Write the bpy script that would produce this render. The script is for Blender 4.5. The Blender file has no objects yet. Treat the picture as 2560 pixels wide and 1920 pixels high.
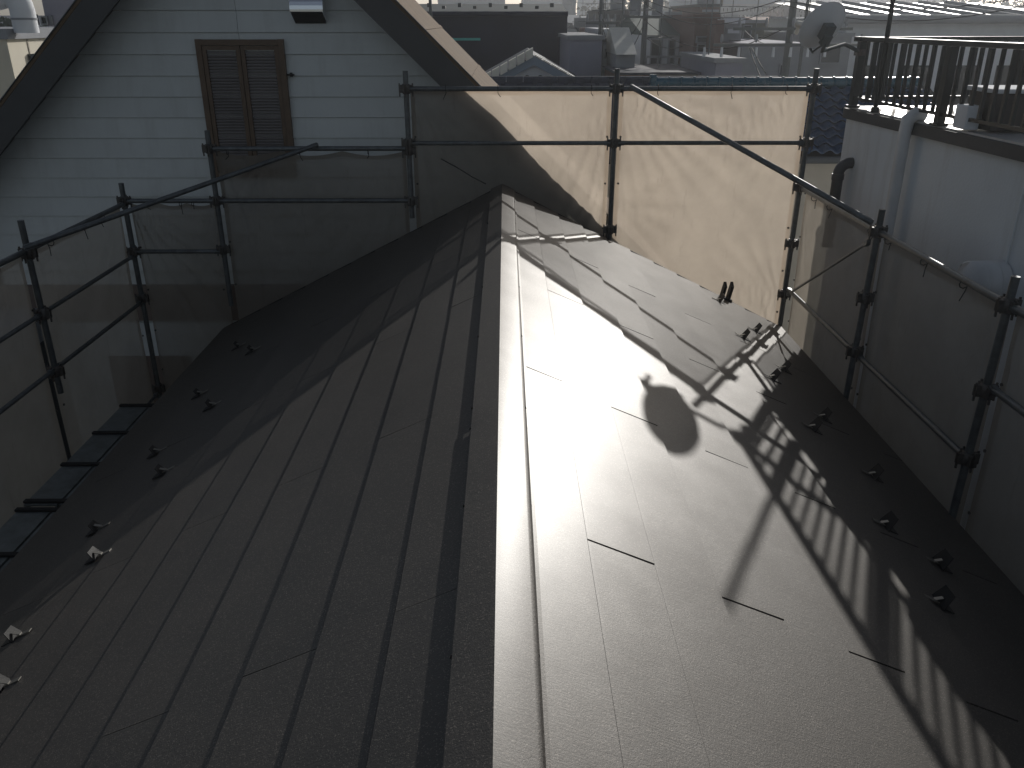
import bpy, math, random
from mathutils import Vector, Matrix
random.seed(7)
R = math.radians
scene = bpy.context.scene
col = scene.collection

# ---------------------------------------------------------------- camera
F_PX, HOR = 2100.0, 50.0
PITCH = math.atan2(960 - HOR, F_PX)
CP, SP = math.cos(PITCH), math.sin(PITCH)
YAW = math.atan(18 / F_PX * CP)
cam_d = bpy.data.cameras.new('camera')
cam = bpy.data.objects.new('camera', cam_d)
col.objects.link(cam)
cam_d.sensor_width = 36
cam_d.lens = F_PX / 2560 * 36
cam_d.clip_start = 0.05
cam_d.clip_end = 3000
cam.location = (0, 0, 0)
cam.rotation_euler = (math.pi / 2 - PITCH, 0, -YAW)
scene.camera = cam

# ---------------------------------------------------------------- light
AZ, EL = R(24.75), R(20.4)
SUN = Vector((math.sin(AZ) * math.cos(EL), math.cos(AZ) * math.cos(EL), math.sin(EL)))
world = bpy.data.worlds.new('World')
scene.world = world
world.use_nodes = True
wn = world.node_tree
wn.nodes.clear()
wo = wn.nodes.new('ShaderNodeOutputWorld')
wb = wn.nodes.new('ShaderNodeBackground')
ws = wn.nodes.new('ShaderNodeTexSky')
ws.sky_type = 'NISHITA'
ws.sun_disc = False
ws.sun_elevation = EL
ws.sun_rotation = AZ
ws.dust_density = 1.2
ws.ozone_density = 1.0
wb.inputs['Strength'].default_value = 0.080
wh = wn.nodes.new('ShaderNodeHueSaturation')
wh.inputs['Saturation'].default_value = .60
wn.links.new(ws.outputs[0], wh.inputs['Color'])
wt = wn.nodes.new('ShaderNodeVectorMath'); wt.operation = 'MULTIPLY'; wt.inputs[1].default_value = (1.0, 1.0, 1.0)
wn.links.new(wh.outputs[0], wt.inputs[0])
wn.links.new(wt.outputs[0], wb.inputs[0])
wn.links.new(wb.outputs[0], wo.inputs[0])
sd = bpy.data.lights.new('sun', 'SUN')
sd.energy = 5.0
sd.angle = R(0.53)
sd.color = (1.0, 0.965, 0.91)
sun = bpy.data.objects.new('sun', sd)
col.objects.link(sun)
sun.rotation_euler = SUN.to_track_quat('Z', 'Y').to_euler()
vs = scene.view_settings
vs.view_transform = 'Standard'
vs.look = 'None'
vs.exposure = -0.55
vs.gamma = 1
vs.use_curve_mapping = False

# ---------------------------------------------------------------- geometry maths
CY, SY = math.cos(YAW), math.sin(YAW)
def ray(u, v):
    dx = (u - 1280) / F_PX
    dy = (960 - v) / F_PX
    X, Y, Z = dx, CP + SP * dy, -SP + CP * dy
    return Vector((X * CY + Y * SY, -X * SY + Y * CY, Z))
def atY(u, v, Y):
    r = ray(u, v); return r * (Y / r.y)
def atX(u, v, X):
    r = ray(u, v); return r * (X / r.x)
def atZ(u, v, Z):
    r = ray(u, v); return r * (Z / r.z)

# ---------------------------------------------------------------- materials
def node(nt, t, **kw):
    n = nt.nodes.new(t)
    for k, v in kw.items():
        setattr(n, k, v)
    return n
def setin(n, **kw):
    for k, v in kw.items():
        n.inputs[k.replace('_', ' ')].default_value = v
def mat(name, c, rough=.6, metal=0.0, var=.12, scale=3.0, bump=0.0, bscale=60, stretch=(1, 1, 1), spec=.5, dirt=0.0, dirtc=None):
    m = bpy.data.materials.new(name)
    m.use_nodes = True
    nt = m.node_tree
    b = nt.nodes['Principled BSDF']
    b.inputs['Roughness'].default_value = rough
    b.inputs['Metallic'].default_value = metal
    b.inputs['Specular IOR Level'].default_value = spec
    tc = node(nt, 'ShaderNodeTexCoord')
    oi = node(nt, 'ShaderNodeObjectInfo')
    ad = node(nt, 'ShaderNodeVectorMath', operation='ADD')
    sc = node(nt, 'ShaderNodeVectorMath', operation='SCALE')
    cb = node(nt, 'ShaderNodeCombineXYZ')
    nt.links.new(oi.outputs['Random'], cb.inputs[0]); nt.links.new(oi.outputs['Random'], cb.inputs[1])
    nt.links.new(cb.outputs[0], sc.inputs[0]); sc.inputs['Scale'].default_value = 37.0
    nt.links.new(tc.outputs['Object'], ad.inputs[0]); nt.links.new(sc.outputs[0], ad.inputs[1])
    mp = node(nt, 'ShaderNodeMapping'); mp.inputs['Scale'].default_value = stretch
    nt.links.new(ad.outputs[0], mp.inputs[0])
    n1 = node(nt, 'ShaderNodeTexNoise'); setin(n1, Scale=scale, Detail=6.0, Roughness=.6)
    nt.links.new(mp.outputs[0], n1.inputs['Vector'])
    ramp = node(nt, 'ShaderNodeMapRange'); setin(ramp, From_Min=.3, From_Max=.7, To_Min=1 - var, To_Max=1 + var)
    nt.links.new(n1.outputs[0], ramp.inputs[0])
    rnd = node(nt, 'ShaderNodeMapRange'); setin(rnd, To_Min=1 - var * .35, To_Max=1 + var * .35)
    nt.links.new(oi.outputs['Random'], rnd.inputs[0])
    mu = node(nt, 'ShaderNodeMath', operation='MULTIPLY')
    nt.links.new(ramp.outputs[0], mu.inputs[0]); nt.links.new(rnd.outputs[0], mu.inputs[1])
    vm = node(nt, 'ShaderNodeVectorMath', operation='SCALE')
    vm.inputs[0].default_value = c[:3]
    nt.links.new(mu.outputs[0], vm.inputs['Scale'])
    out = vm.outputs[0]
    if dirt > 0:
        n3 = node(nt, 'ShaderNodeTexNoise'); setin(n3, Scale=1.7, Detail=8.0, Roughness=.7)
        m3 = node(nt, 'ShaderNodeMapping'); m3.inputs['Scale'].default_value = (3, 3, .35)
        nt.links.new(ad.outputs[0], m3.inputs[0]); nt.links.new(m3.outputs[0], n3.inputs['Vector'])
        r3 = node(nt, 'ShaderNodeMapRange'); setin(r3, From_Min=.5, From_Max=.75, To_Min=0.0, To_Max=dirt)
        nt.links.new(n3.outputs[0], r3.inputs[0])
        mx = node(nt, 'ShaderNodeMix', data_type='RGBA')
        nt.links.new(r3.outputs[0], mx.inputs['Factor'])
        nt.links.new(out, mx.inputs[6])
        mx.inputs[7].default_value = (*(dirtc or (.08, .07, .06)), 1)
        out = mx.outputs[2]
    nt.links.new(out, b.inputs['Base Color'])
    rr = node(nt, 'ShaderNodeMapRange'); setin(rr, From_Min=.3, From_Max=.7, To_Min=max(.03, rough - .06), To_Max=min(1, rough + .06))
    nt.links.new(n1.outputs[0], rr.inputs[0]); nt.links.new(rr.outputs[0], b.inputs['Roughness'])
    if bump > 0:
        n2 = node(nt, 'ShaderNodeTexNoise'); setin(n2, Scale=bscale, Detail=3.0)
        nt.links.new(ad.outputs[0], n2.inputs['Vector'])
        bp = node(nt, 'ShaderNodeBump'); setin(bp, Strength=1.0, Distance=bump)
        nt.links.new(n2.outputs[0], bp.inputs['Height']); nt.links.new(bp.outputs[0], b.inputs['Normal'])
    return m

def roof_metal():
    """charcoal stone-chip coated steel: fine grain, faint pressed lines running down the slope"""
    m = bpy.data.materials.new('charcoal_coated_steel'); m.use_nodes = True
    nt = m.node_tree; b = nt.nodes['Principled BSDF']
    geo = node(nt, 'ShaderNodeNewGeometry')
    oi = node(nt, 'ShaderNodeObjectInfo')
    g1 = node(nt, 'ShaderNodeTexNoise'); setin(g1, Scale=260.0, Detail=2.0, Roughness=.7)
    g2 = node(nt, 'ShaderNodeTexNoise'); setin(g2, Scale=4.0, Detail=8.0, Roughness=.62)
    vo = node(nt, 'ShaderNodeTexVoronoi'); setin(vo, Scale=330.0)
    mp = node(nt, 'ShaderNodeMapping'); mp.inputs['Scale'].default_value = (7, 150, 7)
    st = node(nt, 'ShaderNodeTexNoise'); setin(st, Scale=1.0, Detail=3.0)
    for n in (g1, g2, vo):
        nt.links.new(geo.outputs['Position'], n.inputs['Vector'])
    nt.links.new(geo.outputs['Position'], mp.inputs[0]); nt.links.new(mp.outputs[0], st.inputs['Vector'])
    # colour: dark warm grey with pale chips
    cr = node(nt, 'ShaderNodeMapRange'); setin(cr, From_Min=.35, From_Max=.7, To_Min=.45, To_Max=1.7)
    nt.links.new(g1.outputs[0], cr.inputs[0])
    c2 = node(nt, 'ShaderNodeMapRange'); setin(c2, From_Min=.3, From_Max=.7, To_Min=.78, To_Max=1.25)
    nt.links.new(g2.outputs[0], c2.inputs[0])
    rn = node(nt, 'ShaderNodeMapRange'); setin(rn, To_Min=.8, To_Max=1.25)
    nt.links.new(oi.outputs['Random'], rn.inputs[0])
    m1 = node(nt, 'ShaderNodeMath', operation='MULTIPLY'); m2 = node(nt, 'ShaderNodeMath', operation='MULTIPLY')
    nt.links.new(cr.outputs[0], m1.inputs[0]); nt.links.new(c2.outputs[0], m1.inputs[1])
    nt.links.new(m1.outputs[0], m2.inputs[0]); nt.links.new(rn.outputs[0], m2.inputs[1])
    chip = node(nt, 'ShaderNodeMath', operation='GREATER_THAN'); chip.inputs[1].default_value = .93
    sepc = node(nt, 'ShaderNodeSeparateColor')
    nt.links.new(vo.outputs['Color'], sepc.inputs[0]); nt.links.new(sepc.outputs[0], chip.inputs[0])
    ch = node(nt, 'ShaderNodeMath', operation='MULTIPLY_ADD'); ch.inputs[1].default_value = 4.0
    nt.links.new(chip.outputs[0], ch.inputs[0]); nt.links.new(m2.outputs[0], ch.inputs[2])
    vm = node(nt, 'ShaderNodeVectorMath', operation='SCALE'); vm.inputs[0].default_value = (.024, .0205, .0175)
    nt.links.new(ch.outputs[0], vm.inputs['Scale']); nt.links.new(vm.outputs[0], b.inputs['Base Color'])
    rr = node(nt, 'ShaderNodeMapRange'); setin(rr, From_Min=.3, From_Max=.7, To_Min=.54, To_Max=.70)
    rm = node(nt, 'ShaderNodeMix'); rm.inputs[0].default_value = .45
    nt.links.new(g1.outputs[0], rm.inputs[2]); nt.links.new(g2.outputs[0], rm.inputs[3])
    nt.links.new(rm.outputs[0], rr.inputs[0])
    rj = node(nt, 'ShaderNodeMath', operation='MULTIPLY_ADD'); rj.inputs[1].default_value = .035
    nt.links.new(oi.outputs['Random'], rj.inputs[0]); nt.links.new(rr.outputs[0], rj.inputs[2])
    nt.links.new(rj.outputs[0], b.inputs['Roughness'])
    b.inputs['Specular IOR Level'].default_value = .9
    b.inputs['Specular Tint'].default_value = (1, .965, .92, 1)
    b.inputs['Metallic'].default_value = .12
    b.inputs['Coat Weight'].default_value = .35
    b.inputs['Coat Roughness'].default_value = .36
    b1 = node(nt, 'ShaderNodeBump'); setin(b1, Strength=.6, Distance=.0013)
    nt.links.new(g1.outputs[0], b1.inputs['Height'])
    b2 = node(nt, 'ShaderNodeBump'); setin(b2, Strength=.5, Distance=.0012)
    nt.links.new(st.outputs[0], b2.inputs['Height']); nt.links.new(b1.outputs[0], b2.inputs['Normal'])
    g3 = node(nt, 'ShaderNodeTexNoise'); setin(g3, Scale=150.0, Detail=3.0, Roughness=.7)
    nt.links.new(geo.outputs['Position'], g3.inputs['Vector'])
    b4 = node(nt, 'ShaderNodeBump'); setin(b4, Strength=.7, Distance=.0015)
    nt.links.new(g3.outputs[0], b4.inputs['Height']); nt.links.new(b2.outputs[0], b4.inputs['Normal'])
    b3 = node(nt, 'ShaderNodeBump'); setin(b3, Strength=.6, Distance=.004)
    nt.links.new(g2.outputs[0], b3.inputs['Height']); nt.links.new(b4.outputs[0], b3.inputs['Normal'])
    nt.links.new(b3.outputs[0], b.inputs['Normal'])
    return m

def sheet_mat(name, base, trans, see):
    """woven mesh dust sheet: part open (transparent), part cloth that lets light through"""
    m = bpy.data.materials.new(name); m.use_nodes = True
    nt = m.node_tree; nt.nodes.clear()
    o = node(nt, 'ShaderNodeOutputMaterial')
    geo = node(nt, 'ShaderNodeNewGeometry')
    n1 = node(nt, 'ShaderNodeTexNoise'); setin(n1, Scale=1.6, Detail=7.0, Roughness=.65)
    n2 = node(nt, 'ShaderNodeTexNoise'); setin(n2, Scale=5.0, Detail=8.0, Roughness=.75)
    mp = node(nt, 'ShaderNodeMapping'); mp.inputs['Scale'].default_value = (3, 3, .5)
    nt.links.new(geo.outputs['Position'], n1.inputs['Vector'])
    nt.links.new(geo.outputs['Position'], mp.inputs[0]); nt.links.new(mp.outputs[0], n2.inputs['Vector'])
    a = node(nt, 'ShaderNodeMapRange'); setin(a, From_Min=.3, From_Max=.7, To_Min=.86, To_Max=1.1)
    nt.links.new(n1.outputs[0], a.inputs[0])
    a2 = node(nt, 'ShaderNodeMapRange'); setin(a2, From_Min=.58, From_Max=.8, To_Min=1.0, To_Max=.72)
    nt.links.new(n2.outputs[0], a2.inputs[0])
    mm = node(nt, 'ShaderNodeMath', operation='MULTIPLY')
    nt.links.new(a.outputs[0], mm.inputs[0]); nt.links.new(a2.outputs[0], mm.inputs[1])
    v1 = node(nt, 'ShaderNodeVectorMath', operation='SCALE'); v1.inputs[0].default_value = base
    v2 = node(nt, 'ShaderNodeVectorMath', operation='SCALE'); v2.inputs[0].default_value = trans
    nt.links.new(mm.outputs[0], v1.inputs['Scale']); nt.links.new(mm.outputs[0], v2.inputs['Scale'])
    d = node(nt, 'ShaderNodeBsdfDiffuse'); t = node(nt, 'ShaderNodeBsdfTranslucent'); tr = node(nt, 'ShaderNodeBsdfTransparent')
    nt.links.new(v1.outputs[0], d.inputs[0]); nt.links.new(v2.outputs[0], t.inputs[0])
    addn = node(nt, 'ShaderNodeAddShader'); nt.links.new(d.outputs[0], addn.inputs[0]); nt.links.new(t.outputs[0], addn.inputs[1])
    mx = node(nt, 'ShaderNodeMixShader'); mx.inputs[0].default_value = see
    nt.links.new(addn.outputs[0], mx.inputs[1]); nt.links.new(tr.outputs[0], mx.inputs[2])
    nt.links.new(mx.outputs[0], o.inputs[0])
    return m

M = {}
M['roof'] = roof_metal()
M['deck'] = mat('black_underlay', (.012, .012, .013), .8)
M['blackmetal'] = mat('black_painted_steel', (.017, .017, .018), .6, .0, spec=.3, bump=.0004, bscale=200)
M['zinc'] = mat('bare_zinc_steel', (.22, .21, .19), .5, .7)
M['pipe'] = mat('galvanised_pipe', (.12, .13, .135), .42, .5, var=.3, scale=14, bump=.0005, bscale=90, dirt=.7, dirtc=(.05, .045, .04))
M['rust'] = mat('weathered_clamp_steel', (.10, .095, .09), .55, .6, var=.35, scale=25, dirt=.5, dirtc=(.09, .04, .02))
M['sheet'] = sheet_mat('beige_mesh_sheet', (.10, .093, .085), (.44, .378, .312), .27)
M['sheet_dark'] = sheet_mat('grey_mesh_sheet', (.135, .125, .115), (.34, .30, .25), .30)
M['cord'] = mat('black_cord', (.02, .02, .02), .8)
M['siding'] = mat('offwhite_siding', (.63, .655, .645), .6, var=.06, scale=1.5, bump=.0006, bscale=40, dirt=.22, dirtc=(.25, .24, .2))
M['barge'] = mat('dark_grey_bargeboard', (.075, .075, .075), .6, var=.15)
M['brownroof'] = mat('brown_roof_sheet', (.165, .12, .082), .9, spec=.12, var=.25, scale=4, bump=.001, bscale=30, stretch=(1, 3, 1), dirt=.35, dirtc=(.2, .16, .12))
M['beltbrown'] = mat('brown_trim_board', (.16, .12, .10), .6)
M['wood'] = mat('brown_window_frame', (.13, .085, .055), .55, var=.2, scale=8)
M['louvre'] = mat('grey_brown_louvre', (.24, .22, .215), .6)
M['chrome'] = mat('stainless_hood', (.75, .76, .78), .12, 1.0, var=.03)
M['render'] = mat('white_render', (.68, .72, .75), .8, var=.05, scale=1.2, bump=.002, bscale=45, dirt=.4, dirtc=(.38, .37, .35))
M['slab'] = mat('pale_balcony_deck', (.50, .50, .49), .32, var=.12, scale=4, bump=.0008, bscale=20, dirt=.3)
M['fascia'] = mat('dark_slab_edge', (.07, .07, .072), .7, var=.2, bump=.002, bscale=30)
M['rail'] = mat('bronze_railing', (.028, .031, .031), .4, .2)
M['dish'] = mat('grey_white_dish', (.75, .76, .78), .6, var=.05)
M['lnb'] = mat('cream_plastic', (.6, .58, .52), .35)
M['ppipe'] = mat('dark_grey_plastic_pipe', (.06, .06, .065), .4)
M['wpipe'] = mat('white_plastic_pipe', (.6, .61, .62), .4)
M['bluetile'] = mat('blue_glazed_tile', (.014, .042, .10), .3, var=.3, scale=6, spec=.5)
M['bluetile2'] = mat('teal_glazed_ridge_tile', (.010, .07, .11), .28, var=.2, scale=6, spec=.5)
M['beige'] = mat('beige_render', (.42, .38, .32), .85, var=.06, bump=.002, bscale=50)
M['darktile'] = mat('grey_roof_tile', (.05, .055, .075), .7, spec=.15, var=.3, scale=8)
M['navy'] = mat('navy_metal_cladding', (.016, .021, .042), .7, spec=.15, var=.2, scale=.8)
M['navytop'] = mat('grey_green_roof_band', (.06, .075, .08), .85, spec=.15, var=.15)
M['teal'] = mat('teal_strip', (.05, .42, .38), .5)
M['lilac'] = mat('lilac_grey_wall', (.30, .30, .36), .85, spec=.2, var=.05)
M['white'] = mat('white_wall', (.68, .70, .73), .85, spec=.2, var=.06)
M['grey'] = mat('grey_wall', (.30, .31, .33), .85, spec=.15, var=.08)
M['dgrey'] = mat('dark_grey_wall', (.07, .075, .08), .75, var=.1)
M['maroon'] = mat('maroon_brown_wall', (.15, .095, .085), .8, var=.1)
M['olive'] = mat('olive_brown_wall', (.12, .12, .10), .8, var=.15)
M['cream'] = mat('cream_wall', (.66, .61, .50), .8, var=.05)
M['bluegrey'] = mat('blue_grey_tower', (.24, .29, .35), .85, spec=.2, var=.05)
M['brightroof'] = mat('bright_metal_roof', (.72, .73, .74), .3, .6, var=.05)
M['glass'] = mat('dark_window_glass', (.025, .03, .035), .12, 0, spec=.8)
M['paletile'] = mat('pale_verge_tile', (.62, .60, .54), .6, spec=.2, var=.12)
M['redroof'] = mat('rust_red_roof', (.14, .07, .055), .85, spec=.15)
M['greenroof'] = mat('dull_green_roof', (.09, .12, .11), .85, spec=.15)
M['pole'] = mat('concrete_pole', (.13, .14, .14), .8)
M['ground'] = mat('grey_ground', (.13, .13, .125), .9, var=.3, scale=.15)
M['leaf'] = mat('dark_foliage', (.05, .07, .045), .7, var=.4, scale=2)
M['trunk'] = mat('bark', (.09, .07, .05), .9)
M['plank'] = mat('steel_scaffold_plank', (.20, .22, .22), .5, .5, var=.25, scale=9, dirt=.5)
M['acbox'] = mat('brown_cabinet', (.06, .052, .047), .6)

# ---------------------------------------------------------------- mesh builder
class MB:
    def __init__(s): s.v = []; s.f = []; s.sm = []
    def poly(s, pts, faces, smooth=False):
        n = len(s.v); s.v += [tuple(p) for p in pts]
        for f in faces: s.f.append([n + i for i in f]); s.sm.append(smooth)
        return s
    def box(s, a, b):
        x0, y0, z0 = a; x1, y1, z1 = b
        return s.poly([(x0, y0, z0), (x1, y0, z0), (x1, y1, z0), (x0, y1, z0), (x0, y0, z1), (x1, y0, z1), (x1, y1, z1), (x0, y1, z1)],
                      [(0, 3, 2, 1), (4, 5, 6, 7), (0, 1, 5, 4), (1, 2, 6, 5), (2, 3, 7, 6), (3, 0, 4, 7)])
    def obox(s, c, ax, ay, az):
        """oriented box, half axis vectors"""
        c, ax, ay, az = map(Vector, (c, ax, ay, az))
        P = [c + i * ax + j * ay + k * az for k in (-1, 1) for i, j in ((-1, -1), (1, -1), (1, 1), (-1, 1))]
        return s.poly(P, [(0, 3, 2, 1), (4, 5, 6, 7), (0, 1, 5, 4), (1, 2, 6, 5), (2, 3, 7, 6), (3, 0, 4, 7)])
    def tube(s, pts, r, n=10, caps=True):
        pts = [Vector(p) for p in pts]
        rs = r if isinstance(r, (list, tuple)) else [r] * len(pts)
        rings = []
        up = None
        for i, p in enumerate(pts):
            d = (pts[min(i + 1, len(pts) - 1)] - pts[max(i - 1, 0)]).normalized()
            if up is None:
                up = d.orthogonal().normalized()
            up = (up - d * up.dot(d)).normalized()
            w = d.cross(up)
            rings.append([p + (up * math.cos(2 * math.pi * k / n) + w * math.sin(2 * math.pi * k / n)) * rs[i] for k in range(n)])
        V = [q for g in rings for q in g]
        Fc = [(i * n + k, i * n + (k + 1) % n, (i + 1) * n + (k + 1) % n, (i + 1) * n + k) for i in range(len(pts) - 1) for k in range(n)]
        s.poly(V, Fc, True)
        if caps:
            s.poly(rings[0], [tuple(reversed(range(n)))]); s.poly(rings[-1], [tuple(range(n))])
        return s
    def prism(s, prof, dirv):
        """closed polygon prof (3d points) extruded by dirv"""
        n = len(prof); d = Vector(dirv)
        P = [Vector(p) for p in prof] + [Vector(p) + d for p in prof]
        return s.poly(P, [tuple(reversed(range(n))), tuple(range(n, 2 * n))] + [(i, (i + 1) % n, n + (i + 1) % n, n + i) for i in range(n)])
    def build(s, name, m, parent=None, loc=None):
        me = bpy.data.meshes.new(name)
        me.from_pydata(s.v, [], s.f)
        me.polygons.foreach_set('use_smooth', s.sm)
        me.materials.append(m)
        me.update()
        o = bpy.data.objects.new(name, me)
        col.objects.link(o)
        if parent: o.parent = parent
        if loc: o.location = loc
        return o
def link_copy(me, name, parent, loc=(0, 0, 0)):
    o = bpy.data.objects.new(name, me); col.objects.link(o); o.parent = parent; o.location = loc; return o
def tag(o, label=None, cat=None, group=None, kind=None):
    if label: o['label'] = label
    if cat: o['category'] = cat
    if group: o['group'] = group
    if kind: o['kind'] = kind
    return o
def thing(name, label, cat, loc=(0, 0, 0), group=None):
    o = bpy.data.objects.new(name, None); col.objects.link(o); o.location = loc
    o.empty_display_size = .2
    return tag(o, label, cat, group)
def bevel(o, w, seg=2):
    b = o.modifiers.new('bevel', 'BEVEL'); b.width = w; b.segments = seg; b.limit_method = 'ANGLE'
    return o

GZ = -9.5
# ---------------------------------------------------------------- ground
g = MB()
N = 24
pts = []; fs = []
for j in range(N + 1):
    for i in range(N + 1):
        sx = (i / N * 2 - 1); sy = (j / N * 2 - 1)
        pts.append((math.copysign(abs(sx) ** 2, sx) * 480, math.copysign(abs(sy) ** 2, sy) * 480, GZ))
for j in range(N):
    for i in range(N):
        a = j * (N + 1) + i
        fs.append((a, a + 1, a + N + 2, a + N + 1))
tag(g.poly(pts, fs).build('ground', M['ground']), kind='structure')

# ================================================================ our roof
XR, RH = -0.031, -1.5
T = .505
TH = math.atan(T); CT, ST = math.cos(TH), math.sin(TH)
Y_END, Y_START = 8.366, -2.6
def S3(side, D, Y, w=0.0):
    """point on slope: D metres down slope, w off the plane"""
    return Vector((XR + side * (D * CT + w * ST), Y, RH - D * ST + w * CT))
house = thing('house', 'house whose dark grey metal gable roof fills the foreground inside the scaffolding', 'house', (0, 3, GZ))
def HP(name, mb, m, par=None):   # part under house (house empty offset handled by inverse location)
    o = mb.build(name, m, par or house)
    if par is None: o.location = (0, -3, -GZ)
    return o
body = MB()
ex = 2.35
body.prism([(-ex, Y_START + .4, GZ), (ex, Y_START + .4, GZ), (ex, Y_START + .4, -3.0), (XR, Y_START + .4, -1.72), (-ex, Y_START + .4, -3.0)], (0, Y_END - .35 - Y_START - .4, 0))
HP('wall', body, M['beige'])
STEP, E0, EXP = .011, .067, .275
DEND = 3.29
slopes = {}
for side in (1, -1):
    STEP = .014 if side > 0 else .010
    dk = MB()
    prof = [S3(side, 0, Y_START, -.012), S3(side, DEND - .004, Y_START, -.012), S3(side, DEND - .004, Y_START, -.10), S3(side, 0, Y_START, -.10)]
    if side < 0: prof.reverse()
    dk.prism([p + Vector((0, .004, 0)) for p in prof], (0, Y_END - Y_START - .012, 0))
    sl = HP('roof_slope', dk, M['deck'])
    slopes[side] = sl
    cache = {}
    k = 0
    D = E0
    while D < DEND - .02:
        e = min(EXP, DEND - D)
        if side > 0: base = 3.82 if k % 2 == 0 else 2.465
        else: base = 2.06 if k % 2 == 0 else 3.45
        ys = [base + 2.945 * q for q in range(-4, 5)]
        ys = [y for y in ys if Y_START + .1 < y < Y_END - .1]
        cuts = [Y_START] + ys + [Y_END]
        for a, b in zip(cuts[:-1], cuts[1:]):
            gap = .0055 if side > 0 else .0012
            y0 = a + (gap if a != Y_START else 0); y1 = b - (gap if b != Y_END else 0)
            mb = MB()
            # cross section down the slope with a rolled nose
            cs = [(0, -.001), (.02, .0002), (e - .0034, STEP), (e, STEP - .0026), (e, -.003), (e - .003, -.007), (0, -.007)]
            jit = random.uniform(-.0011, .0011)
            ring0 = [S3(side, D + u, y0, w + (jit if 1 < i < 5 else 0)) for i, (u, w) in enumerate(cs)]
            if side < 0: ring0 = ring0[::-1]
            mb.prism(ring0, (0, y1 - y0, 0))
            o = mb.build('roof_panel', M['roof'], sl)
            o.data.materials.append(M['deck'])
            for fi in (4, 5): o.data.polygons[fi].material_index = 1   # nose facets coloured black to paint in the shade line at each course
            # joint: small raised lap lip at the near end
            if a != Y_START:
                lp = MB()
                rr = [S3(side, D + u, y0 - .006, w + .0016) for (u, w) in ((.006, .0), (e - .004, STEP), (e - .002, STEP - .008), (.006, -.006))]
                if side < 0: rr = rr[::-1]
        D += EXP; k += 1
    # thin metal edge along the eave
    ev = MB(); ev.tube([S3(side, DEND + .012, Y_START, -.02), S3(side, DEND + .012, Y_END, -.02)], .012, 8)
    HP('eave_trim', ev, M['blackmetal'])
    vg = MB()
    pr = [S3(side, 0, Y_END, .007), S3(side, DEND, Y_END, .007), S3(side, DEND, Y_END, -.12), S3(side, 0, Y_END, -.12)]
    if side > 0: pr.reverse()
    vg.prism([p + Vector((0, .001, 0)) for p in pr], (0, .022, 0))
    HP('verge_trim', vg, M['blackmetal'])
# ridge caps
def ridge_cap(y0, y1, lift):
    mb = MB()
    prof = []
    hw = .112
    for i in range(0, 11):
        q = i / 10
        x = hw * q
        # height above slope plane: crowned near the ridge line and falling to meet the slope
        z = -(.40 * x + .55 * x * x)
        prof.append((x, z))
    top = .018 + lift
    R_ = [(XR + x, RH + top + z) for x, z in prof]
    L_ = [(XR - x, RH + top - .43 * x) for x, z in prof]
    R_ += [(R_[-1][0] + .007, R_[-1][1] - .015), (R_[-1][0] + .019, R_[-1][1] - .021)]
    L_ += [(L_[-1][0] - .001, L_[-1][1] - .017), (L_[-1][0] - .006, L_[-1][1] - .020)]
    line = L_[::-1] + R_[1:]
    n = len(line)
    ys = [y0, y1]
    P = [(x, y, z) for y in ys for x, z in line]
    mb.poly(P, [(i, i + 1, n + i + 1, n + i) for i in range(n - 1)], False)
    P2 = [(x, y0, z) for x, z in line] + [(x, y0, z - .008) for x, z in line]
    mb.poly(P2, [(i + 1, i, n + i, n + i + 1) for i in range(n - 1)], False)
    o = HP('ridge_cap', mb, M['roof'])
    for i, p in enumerate(o.data.polygons):
        p.use_smooth = i in range(len(L_), n - 3)
    return o
ridge_cap(3.222, Y_END + .02, .0)
ridge_cap(Y_START, 3.212, .0055)
for yy in [.9, 1.75, 2.5, 3.1, 3.3, 4.2, 5.1, 6.0, 6.9, 7.8]:
    for sx in (-1, 1):
        sc_ = MB(); x = XR + sx * .113; z = RH - .043
        sc_.tube([(x, yy, z), (x + sx * .006, yy, z + .001)], .006, 8)
        HP('cap_screw', sc_, M['rust'])
# snow guards
def snow_guard(side, D, Y, s=.75):
    mb = MB()
    c = S3(side, D, Y, .006)
    dn = (S3(side, 1, 0) - S3(side, 0, 0)).normalized(); nm = (S3(side, 0, 0, 1) - S3(side, 0, 0)).normalized()
    yv = Vector((0, 1, 0))
    # upright plate, folded, with a notch
    w, h = .055 * s, .075 * s
    A = [c - yv * w, c + yv * w, c + yv * w * .75 + nm * h + dn * .012, c - yv * w * .75 + nm * h + dn * .012]
    mb.prism([p for p in A], dn * .004)
    mb.obox(c + dn * .035 + nm * .004, dn * .035, yv * w * .8, nm * .002)
    o = mb.build('snow_guard', M['blackmetal'], slopes[side])
    st = MB()
    st.obox(c - dn * .04 + nm * .006, dn * .04, yv * .012, nm * .002)
    st.obox(c - dn * .012 + nm * .022, dn * .016 + nm * .012, yv * .010, nm * .002)
    mt = bpy.data.materials
    # strap is welded to the plate: same mesh, second material
    me = o.data; n0 = len(me.vertices)
    allv = [tuple(v.co) for v in me.vertices] + st.v
    allf = [tuple(p.vertices) for p in me.polygons] + [tuple(i + n0 for i in f) for f in st.f]
    k = len(me.polygons)
    me.clear_geometry(); me.from_pydata(allv, [], allf); me.materials.append(M['zinc'])
    for p in me.polygons:
        if p.index >= k: p.material_index = 1
for D, Y in ((2.425, 8.046), (2.367, 6.93), (2.675, 7.48), (2.342, 5.98), (2.625, 6.47), (2.376, 5.14), (2.628, 5.54), (2.674, 4.72), (2.367, 3.93), (2.62, 3.73), (2.33, 3.24)):
    snow_guard(1, D, Y, 1.1)
for D, Y in ((2.635, 7.05), (2.34, 6.6), (2.635, 6.0), (2.32, 5.48), (2.575, 4.99), (2.30, 4.5), (2.545, 4.05), (2.32, 3.64), (2.50, 3.12), (2.28, 2.7)):
    snow_guard(-1, D, Y)
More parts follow.
